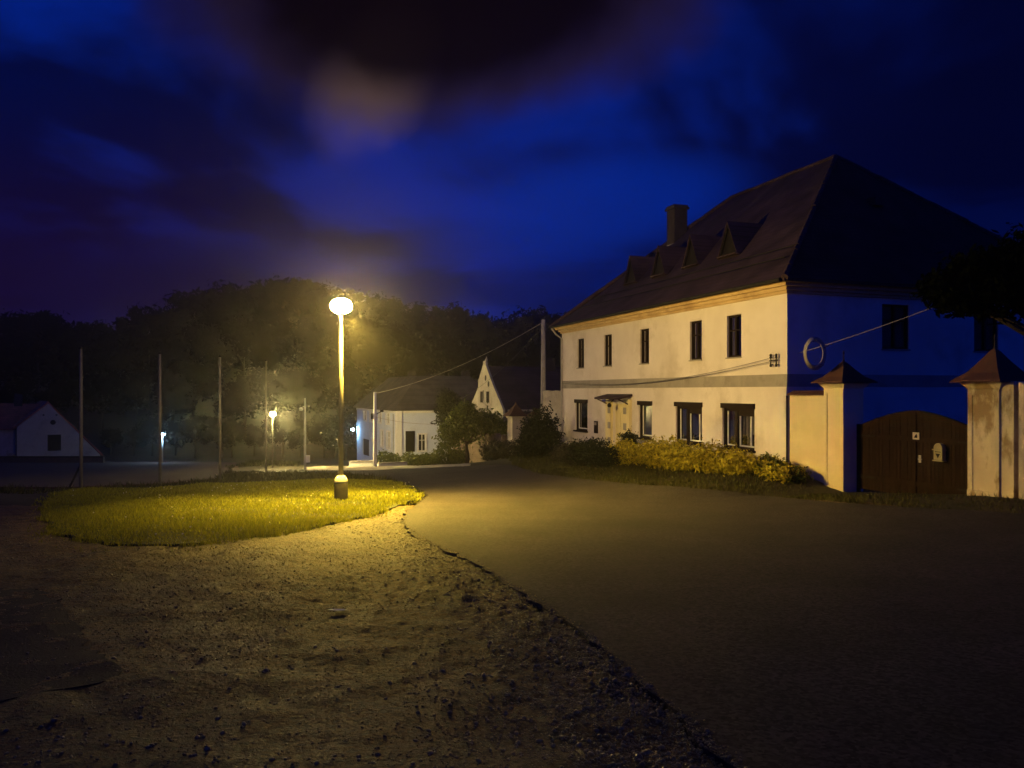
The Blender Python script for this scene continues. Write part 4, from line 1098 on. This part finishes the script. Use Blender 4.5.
# ruined entrance between the gabled house and the big house
o, z = frame_root('ruin_pillar', 27.4, 0.3, 'weathered grey gate pillar with a tiled cap near the gabled house', 'pillar'); T = -.05 - z
m = MB(); m.box(-.4, .4, -.5, .5, -.4, T - .12); m.build('shaft', M['oldwall'], o)
m = MB(); m.box(-.48, .48, -.58, .58, T - .12, T); m.build('capital', M['oldwall'], o)
m = MB(); m.lathe([(1.0, T + .002), (.6, T + .25), (.08, T + .75), (.02, T + .95)], 4, rot=math.pi / 4); m.build('cap_roof', M['roof_cap'], o)
o, z = frame_root('ruin_pillar', 24.4, 0.6, 'second weathered pillar half hidden behind the big dark bush', 'pillar'); T = .1 - z
m = MB(); m.box(-.3, .3, -.35, .35, -.4, T - .1); m.build('shaft', M['oldwall'], o)
m = MB(); m.lathe([(.62, T - .1), (.62, T), (.3, T + .2), (.03, T + .45)], 4, rot=math.pi / 4); m.build('cap_roof', M['roof_cap'], o)
ragged_wall('yard_wall', 18.95, 22.9, .35, .7, 1.62, 'tall stained plaster wall joining the far end of the big house', M['oldwall'], .03, 9, .5)
ragged_wall('yard_wall', 28.2, 41.0, -.4, -.05, -1.35, 'low crumbling brown wall below the gabled house', M['brownwall'], .18, 10, .35)
ragged_wall('yard_wall', 22.95, 27.0, 1.3, 1.6, -.6, 'dim yard wall behind the two weathered pillars', M['oldwall'], .05, 12, .5)

# ------------------------------------------------------------------ left gabled cottage
cD = 75.0
RC = math.radians(35)
cx0 = (56 - CX) / F * cD; cz0 = EYE + (HY - 459) / F * cD
hC = empty('cottage', (cx0, cD, cz0), RC, 'dim cottage with pale gable and long red roof beyond the court', 'house')
def CL(px, y):
    r = (px - CX) / F
    lx = (r * cD - cx0) / (math.cos(RC) - r * math.sin(RC)); D = cD + lx * math.sin(RC)
    return (lx, EYE + (HY - y) / F * D - cz0)
prof = [CL(17, 463), CL(17, 427), CL(48.5, 403.5), CL(100, 454.5), CL(100, 463)]
m = MB(); m.prism([(x, 0, z) for x, z in prof], (0, .3, 0))
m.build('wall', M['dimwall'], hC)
m = MB(); ap = prof[2]; le = prof[1]; re = prof[3]
m.prism([(le[0] - .3, .02, le[1] - .18), (ap[0], .02, ap[1] + .04), (ap[0], .02, ap[1] + .18), (le[0] - .3, .02, le[1] - .04)], (0, 11, 0))
m.prism([(re[0] + .3, .02, re[1] - .18), (ap[0], .02, ap[1] + .04), (ap[0], .02, ap[1] + .18), (re[0] + .3, .02, re[1] - .04)], (0, 11, 0))
rC = m.build('roof', M['roof_red'], hC)
# side wing with ridge running left
wl = CL(-60, 403); we = CL(-60, 431); w0 = CL(40, 404); wz = CL(24, 431)
m = MB(); m.prism([(we[0], 2.2, we[1]), (wz[0] + 1.2, 2.2, we[1]), (ap[0] - .2, 5.5, ap[1] - .1), (wl[0], 5.5, ap[1] + .1)], (0, 0, -.14)); m.prism([(we[0], 8.8, we[1]), (wz[0], 8.8, we[1]), (ap[0] - .2, 5.52, ap[1] - .1), (wl[0], 5.52, ap[1] + .1)], (0, 0, -.14)); m.build('wing_roof', M['roof_red'], hC)
m = MB(); m.box(we[0] + .3, prof[0][0] - .01, 2.7, 8.3, -1.2, we[1] - .1); m.build('wing_wall', M['oldwall'], hC)
q = CL(21, 402); m = MB(); m.box(q[0] - .35, q[0] + .35, 5.1, 5.8, q[1] - 1.2, q[1] + .75); m.build('chimney', M['brick'], rC)
a, b = CL(47.5, 451), CL(61, 434.5)
m = MB()
for (u0, u1, z0, z1) in ((a[0] - .12, a[0], a[1] - .12, b[1] + .12), (b[0], b[0] + .12, a[1] - .12, b[1] + .12), (a[0], b[0], b[1], b[1] + .12), (a[0], b[0], a[1] - .12, a[1])): m.box(u0, u1, -.07, -.002, z0, z1)
wo = m.build('window', M['dimwall'], hC); m = MB(); m.box(a[0], b[0], -.02, -.003, a[1], b[1]); m.build('pane', M['black'], wo)
for px, y, r0 in ((53, 422.3, .24), (43.5, 415, .09), (56.5, 415, .09)):
    q = CL(px, y); m = MB(); m.prism([(q[0] + r0 * math.cos(t), -.012, q[1] + r0 * math.sin(t)) for t in np.linspace(0, 2 * math.pi, 13)[:-1]], (0, .01, 0)); m.build('vent_hole', M['black'], hC)
px_wall('boundary_wall', [((-40 - CX) / F * 71.5, 71.5), ((104 - CX) / F * 71.5, 71.5)], .55, .3, M['woodbrown'], 'low dark wooden fence along the far side of the court', coping=M['darkframe'])

# ------------------------------------------------------------------ shrubs by the house
def gpt(s, a): 
    q = HL(s, a); return (q.x, q.y, gz(q.x, q.y))
# golden hedge: s 1.0 .. 9.6, about 1.5 m off the wall
root = gpt(5.2, -1.5)
lob = []
r2 = random.Random(3)
for k in range(13):
    s = -.95 + k * .80; a = float(np.interp(s, [-1, 2, 9], [-.75, -1.45, -1.5])) + r2.uniform(-.3, .3); q = HL(s, a); z = gz(q.x, q.y) - root[2]
    hgt = np.interp(s, [-1, .5, 3, 6, 9], [.28, .40, .52, .55, .46]) * r2.uniform(.88, 1.12)
    lob.append((q.x - root[0], q.y - root[1], z + hgt * .85, .62 * r2.uniform(.85, 1.15), .60 * r2.uniform(.85, 1.15), hgt))
hd_ = bush('hedge', root, lob, 15000, .085, M['leaf_gold'], 41, 'long low golden leaved hedge along the big house front', 'hedge', stem=.02)
root = gpt(-.75, -.85); q0 = Vector(root)
bush('shrub', root, [(0, 0, .26, .45, .42, .28), (.3, -.5, .18, .4, .35, .22), (-.2, .5, .32, .45, .45, .34)], 1700, .085, M['leaf_mid'], 42, 'low straggly shrub at the right end of the golden hedge', group='shrubs along the big house', stem=.015)
root = gpt(9.3, -2.4)
bush('shrub', root, [(0, 0, .55, .85, .8, .62), (-.4, 1.0, .5, .8, .8, .6), (.3, -.9, .45, .7, .7, .5)], 6500, .07, M['leaf_dark'], 43, 'dark spreading juniper in front of the house door', group='shrubs along the big house', stem=.02)
root = gpt(11.9, -2.3)
bush('shrub', root, [(0, 0, .45, .8, .8, .52), (-.3, 1.0, .35, .7, .7, .42), (.1, -1.0, .5, .8, .7, .55)], 6000, .07, M['leaf_brown'], 44, 'feathery dark juniper beneath the farthest ground floor window', group='shrubs along the big house', stem=.02)
root = gpt(9.2, -.9)
bush('shrub', root, [(0, 0, .75, .42, .42, .55)], 1800, .07, M['leaf_dark'], 45, 'small round dark bush beside the door portal', group='shrubs along the big house', stem=.02)
root = gpt(18.2, -1.5)
bush('shrub', root, [(0, 0, 1.3, 1.0, 1.0, 1.15), (-.35, .7, 1.0, .8, .8, .95), (.2, -.8, .8, .85, .85, .8), (-.7, -.2, .55, .65, .7, .6)], 9000, .10, M['leaf_dark'], 46, 'big dark rounded bush at the far end of the big house', group='shrubs along the big house', stem=.04)
root = gpt(24.5, -1.2)
bush('shrub', root, [(0, 0, .5, .9, .9, .55), (-.8, .8, .4, .8, .7, .45)], 3000, .09, M['leaf_brown'], 47, 'low dim shrub before the weathered pillars', group='shrubs along the big house', stem=.02)
# trees by the far houses
def tree(name, loc, h_trunk, r0, lobes, n, size, mat, seed, label, group=None, cat='tree'):
    o = empty(name, loc, 0, label, cat, group)
    V, Fc = leafcloud(lobes, n, size, seed, shell=.35); mesh_np('crown', V, Fc, M[mat], o)
    m = MB(); r = random.Random(seed)
    top = Vector((r.uniform(-.1, .1), r.uniform(-.1, .1), h_trunk))
    m.tube([(0, 0, -.3), (.03, 0, h_trunk * .4), top], [r0 * 1.25, r0, r0 * .7], 8)
    for l in lobes:
        e = Vector(l[:3]); mid = top.lerp(e, .5) + Vector((r.uniform(-.2, .2), r.uniform(-.2, .2), .1))
        m.tube([top, mid, e, e + Vector((r.uniform(-.4, .4) * l[3], r.uniform(-.4, .4) * l[4], .5 * l[5]))], [r0 * .6, r0 * .4, r0 * .22, r0 * .08], 6)
    m.build('trunk', M['bark'], o, True)
    return o
b = onground(467, 53.5)
tree('tree', b, 1.3, .13, [(0, 0, 2.6, 1.5, 1.3, 1.3), (-1.2, .2, 2.0, 1.0, 1.0, 1.0), (1.3, .2, 2.9, 1.1, 1.0, .9), (2.1, .3, 2.5, .8, .8, .7), (-.2, .3, 3.6, .9, .9, .8)], 5500, .16, 'leaf_mid', 51, 'bushy green tree before the steep gable')
b = onground(445, 54.5)
bush('shrub', b, [(0, 0, .7, .8, .8, .8), (.9, .2, .5, .8, .7, .6), (-1.0, .2, .35, .7, .6, .45), (-1.9, .4, .25, .6, .5, .3)], 3800, .11, M['leaf_mid'], 52, 'yellow lit shrub at the foot of the bushy green tree', group='shrubs before the far houses')
b = onground(449, 64)
tree('tree', b, 2.2, .16, [(0, 0, 4.2, 1.2, 1.2, 1.6), (-.2, 0, 5.2, .9, .9, 1.1), (.4, 0, 3.2, 1.3, 1.2, 1.2)], 4200, .18, 'leaf_dark', 53, 'dark tree rising before the pale blue house roof')
for px, D, s, lab in ((385, 63, .9, 'low garden shrub under the pale blue house windows'), (409, 62.5, .8, 'garden shrub beside the dark shutter of the far house'), (424, 61, .7, 'small shrub below the white framed far window')):
    b = onground(px, D); bush('shrub', b, [(0, 0, .6 * s, .9 * s, .8 * s, .65 * s), (.8 * s, .1, .5 * s, .7 * s, .7 * s, .5 * s)], 1500, .12, M['leaf_mid'], int(px), lab, group='shrubs before the far houses')
b = onground(495, 52); bush('shrub', b, [(0, 0, .6, 1.0, .8, .7), (1.2, .2, .4, .9, .7, .5)], 2000, .12, M['leaf_brown'], 55, 'brownish bush by the low crumbling wall', group='shrubs before the far houses')
b = onground(345, 88)
tree('tree', b, 2.0, .2, [(0, 0, 3.6, 1.7, 1.6, 1.9), (-1.3, 0, 2.6, 1.4, 1.4, 1.4), (1.2, 0, 2.4, 1.3, 1.3, 1.2)], 3800, .22, 'leaf_dark', 56, 'dark tree touched by bluish light beside the pale blue house')
# tree overhanging at the right
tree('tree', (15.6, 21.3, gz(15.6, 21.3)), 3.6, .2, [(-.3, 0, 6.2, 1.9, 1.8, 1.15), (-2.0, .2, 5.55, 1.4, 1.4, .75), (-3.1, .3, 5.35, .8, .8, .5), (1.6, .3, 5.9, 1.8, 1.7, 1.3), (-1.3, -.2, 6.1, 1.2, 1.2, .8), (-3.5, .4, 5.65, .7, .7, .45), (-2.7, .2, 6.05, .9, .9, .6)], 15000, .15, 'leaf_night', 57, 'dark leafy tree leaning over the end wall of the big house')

# ------------------------------------------------------------------ wooded hillside
skx = [-200, 0, 20, 40, 60, 80, 100, 120, 150, 180, 210, 235, 280, 330, 380, 400, 420, 440, 460, 480, 500, 540, 590, 760]
sky_ = [330, 322, 305, 297, 301, 310, 311, 305, 298, 288, 281, 274, 268, 270, 279, 284, 292, 291, 297, 307, 306, 302, 299, 300]
def crown_lobes(r, h, w):
    L = [(0, 0, h * .62, w * .42, w * .42, h * .30)]
    for k in range(8):
        q = r.uniform(0, 6.28); zz = h * r.uniform(.34, .86); rr = w * .34 * (1.15 - abs(zz / h - .5))
        L.append((rr * math.cos(q), rr * math.sin(q), zz, w * r.uniform(.16, .26), w * r.uniform(.16, .26), h * r.uniform(.10, .17)))
    return L
protos = []
for v in range(5):
    r = random.Random(100 + v); H = 10.0; W = [7.5, 6.5, 8.5, 5.0, 7.0][v]
    V, Fc = leafcloud(crown_lobes(r, H, W), 2600, .42, 200 + v, shell=.3)
    o = empty('forest_tree', (0, 0, 0), 0, 'dark broadleaf tree of the wooded hillside behind the village', 'tree', 'trees of the wooded hillside')
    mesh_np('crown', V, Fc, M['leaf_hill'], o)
    m = MB(); m.tube([(0, 0, -.6), (.1, 0, 3), (0, .1, 7.5)], [.28, .2, .06], 7)
    for k in range(4):
        q = k * 1.6; m.tube([(0, 0, 3 + k * .8), (1.5 * math.cos(q), 1.5 * math.sin(q), 4.6 + k * .8)], [.1, .03], 5)
    m.build('trunk', M['bark'], o, True)
    protos.append([o, False])
r = random.Random(77)
def plant(px, D, topz, hmin=5, hmax=15):
    x = (px - CX) / F * D; z = gz(x, D); h = min(max(topz - z, hmin), hmax)
    pr = protos[r.randrange(5)]
    if pr[1]: o = copy_tree(pr[0])
    else: o = pr[0]; pr[1] = True
    o.location = (x, D, z - .1); k = h / 10.0 / 1.02; o.scale = (k * r.uniform(.85, 1.15), k * r.uniform(.85, 1.15), k); o.rotation_euler = (0, 0, r.uniform(0, 6.28))
for px in range(-60, 720, 21):
    p = px + r.uniform(-6, 6); D = r.uniform(138, 150)
    plant(p, D, P(p, np.interp(p, skx, sky_) + r.uniform(-3, 14), D).z)
for px in range(-60, 700, 30):
    p = px + r.uniform(-9, 9); D = r.uniform(121, 130)
    plant(p, D, P(p, np.interp(p, skx, sky_) + r.uniform(16, 40), D).z, 6, 13)
for px in range(-50, 660, 36):
    p = px + r.uniform(-10, 10); D = r.uniform(104, 113)
    plant(p, D, P(p, np.interp(p, skx, sky_) + r.uniform(52, 85), D).z, 5, 10)
for px in range(110, 345, 21):
    p = px + r.uniform(-8, 8); D = r.uniform(93, 99)
    plant(p, D, P(p, 415 + r.uniform(-10, 14), D).z, 3.0, 7)

# ------------------------------------------------------------------ haze
m = MB(); m.box(-450, 450, -230, 560, -8.2, 30)  # added mist volume, tuned to spread a halo round the lamps
hz = m.build('haze', bpy.data.materials.new('halo_mist')); tag(hz, 'thin mist added to give the lamps a halo', 'haze', kind='stuff')
hm = hz.data.materials[0]; hm.use_nodes = True; nt = hm.node_tree; nt.nodes.clear()
vo = nt.nodes.new('ShaderNodeVolumePrincipled'); vo.inputs['Color'].default_value = (.95, .93, .92, 1); vo.inputs['Density'].default_value = .0012; vo.inputs['Anisotropy'].default_value = .9
ou = nt.nodes.new('ShaderNodeOutputMaterial'); nt.links.new(vo.outputs[0], ou.inputs['Volume'])

# ------------------------------------------------------------------ world: dusk sky with broken cloud
W = bpy.data.worlds.new('World'); sc.world = W; W.use_nodes = True
nt = W.node_tree; N, L = nt.nodes, nt.links; N.clear()
def math_(op, a, b=None, clamp=False):
    n = N.new('ShaderNodeMath'); n.operation = op; n.use_clamp = clamp
    for i, v in enumerate((a, b)):
        if v is None: continue
        if isinstance(v, (int, float)): n.inputs[i].default_value = v
        else: L.new(v, n.inputs[i])
    return n.outputs[0]
def maprange(v, a, b, c, d, smooth=True):
    n = N.new('ShaderNodeMapRange'); n.interpolation_type = 'SMOOTHSTEP' if smooth else 'LINEAR'
    L.new(v, n.inputs[0])
    for i, q in enumerate((a, b, c, d)): n.inputs[i + 1].default_value = q
    return n.outputs[0]
def mixc(f, a, b, mode='MIX'):
    n = N.new('ShaderNodeMix'); n.data_type = 'RGBA'; n.blend_type = mode; n.clamp_factor = True
    if isinstance(f, (int, float)): n.inputs[0].default_value = f
    else: L.new(f, n.inputs[0])
    for i, v in ((6, a), (7, b)):
        if isinstance(v, tuple): n.inputs[i].default_value = (*v, 1)
        else: L.new(v, n.inputs[i])
    return n.outputs[2]
def noise(vec, scale, detail, rough=.55, dist=0.0):
    n = N.new('ShaderNodeTexNoise'); n.inputs['Scale'].default_value = scale; n.inputs['Detail'].default_value = detail; n.inputs['Roughness'].default_value = rough; n.inputs['Distortion'].default_value = dist
    L.new(vec, n.inputs['Vector']); return n.outputs['Fac']
tc = N.new('ShaderNodeTexCoord'); sp = N.new('ShaderNodeSeparateXYZ'); L.new(tc.outputs['Generated'], sp.inputs[0])
x_, y_, z__ = sp.outputs
zp = math_('ADD', math_('MAXIMUM', z__, 0.0), .16)
cb = N.new('ShaderNodeCombineXYZ'); L.new(math_('DIVIDE', x_, zp), cb.inputs[0]); L.new(math_('DIVIDE', y_, zp), cb.inputs[1])
n1 = noise(cb.outputs[0], .85, 6, .52, .5)
mp = N.new('ShaderNodeMapping'); mp.inputs['Location'].default_value = (3.1, 1.7, 0); mp.inputs['Scale'].default_value = (.35, .8, 1); mp.inputs['Rotation'].default_value = (0, 0, .5); L.new(cb.outputs[0], mp.inputs[0])
n2 = noise(mp.outputs[0], 1.1, 4, .5, .3)
skyt = N.new('ShaderNodeTexSky'); skyt.sky_type = 'NISHITA'; skyt.sun_disc = False; skyt.sun_elevation = math.radians(-4.5); skyt.sun_rotation = math.radians(170); skyt.air_density = 1.5; skyt.ozone_density = 4.0; skyt.dust_density = .3
nish = mixc(1.0, skyt.outputs[0], (.0022, .0065, .030), 'MULTIPLY')
cl = maprange(n1, .42, .58, 0, 1); c2 = maprange(n2, .40, .58, 0, 1)
base = mixc(cl, (.0005, .0020, .034), (.0002, .0150, .235))
base = mixc(math_('MULTIPLY', c2, .75), base, (.0004, .0032, .055))
# right-hand side of the view darker, left low purple murk
ym = math_('MAXIMUM', y_, .05)
u_n = math_('DIVIDE', x_, ym); w_n = math_('DIVIDE', z__, ym)
base = mixc(math_('MULTIPLY', maprange(u_n, .15, .62, 0, .82), maprange(y_, .0, .2, 0, 1)), base, (.0003, .0008, .014))
lft = math_('MULTIPLY', maprange(u_n, -.06, -.42, 0, .88), maprange(w_n, .42, .12, 0, 1))
base = mixc(math_('MULTIPLY', lft, maprange(y_, .0, .2, 0, 1)), base, (.0085, .0026, .020))
# open bright rift near the roof
dx = math_('DIVIDE', math_('SUBTRACT', u_n, .09), .22); dy = math_('DIVIDE', math_('SUBTRACT', w_n, math_('ADD', .235, math_('MULTIPLY', dx, .035))), .07)
rift = maprange(math_('ADD', math_('ADD', math_('MULTIPLY', dx, dx), math_('MULTIPLY', dy, dy)), math_('MULTIPLY', math_('SUBTRACT', n1, .5), 2.2)), 1.3, .0, 0, .75)
base = mixc(math_('MULTIPLY', rift, maprange(y_, .0, .2, 0, 1)), base, (.0001, .0195, .280))
# dark blot drawn as cloud, brown rim and orange glow painted into the sky
wob = math_('MULTIPLY', math_('SUBTRACT', noise(tc.outputs['Generated'], 4.5, 6, .55), .5), 1.5)
ex = math_('DIVIDE', math_('ADD', u_n, .095), .30); ey = math_('DIVIDE', math_('SUBTRACT', w_n, .545), .165)
dd = math_('ADD', math_('ADD', math_('MULTIPLY', ex, ex), math_('MULTIPLY', ey, ey)), wob)
frontm = maprange(y_, .0, .2, 0, 1)
rim = math_('MULTIPLY', maprange(dd, 1.9, .9, 0, .9), frontm)
base = mixc(rim, base, (.013, .0065, .010))
gx_ = math_('DIVIDE', math_('ADD', u_n, math_('ADD', .185, math_('MULTIPLY', math_('SUBTRACT', w_n, .39), -.25))), .085); gy2 = math_('DIVIDE', math_('SUBTRACT', w_n, .405), .115)
glow = maprange(math_('ADD', math_('ADD', math_('MULTIPLY', gx_, gx_), math_('MULTIPLY', gy2, gy2)), math_('MULTIPLY', wob, 1.6)), 1.1, -.5, 0, .66)
base = mixc(math_('MULTIPLY', glow, frontm), base, (.125, .072, .052))
core = math_('MULTIPLY', maprange(dd, 1.15, .45, 0, .97), frontm)
base = mixc(core, base, (.0022, .0006, .0012))
# the clear dusk sky behind the viewer is brighter
back = math_('ADD', 1.0, math_('MULTIPLY', maprange(y_, .2, -.4, 0, 2.4), maprange(z__, .75, .25, 0, 1)))
bk = N.new('ShaderNodeVectorMath'); bk.operation = 'SCALE'; L.new(base, bk.inputs[0]); L.new(back, bk.inputs['Scale'])
tot = mixc(1.0, bk.outputs[0], nish, 'ADD')
bg = N.new('ShaderNodeBackground'); L.new(tot, bg.inputs[0]); bg.inputs[1].default_value = 1.0
wo = N.new('ShaderNodeOutputWorld'); L.new(bg.outputs[0], wo.inputs[0])

# ------------------------------------------------------------------ render settings
sc.view_settings.view_transform = 'Standard'; sc.view_settings.look = 'None'
sc.view_settings.exposure = 0; sc.view_settings.gamma = 1; sc.view_settings.use_curve_mapping = False
cy = sc.cycles
cy.use_denoising = True
try: cy.denoising_input_passes = 'RGB_ALBEDO_NORMAL'
except Exception: pass
try: cy.denoiser = 'OPENIMAGEDENOISE'
except Exception: pass
cy.max_bounces = 6; cy.diffuse_bounces = 3; cy.glossy_bounces = 2; cy.transparent_max_bounces = 10; cy.volume_bounces = 0
cy.use_adaptive_sampling = True; cy.adaptive_threshold = .01
cy.sample_clamp_indirect = 4.0
cy.caustics_reflective = False; cy.caustics_refractive = False
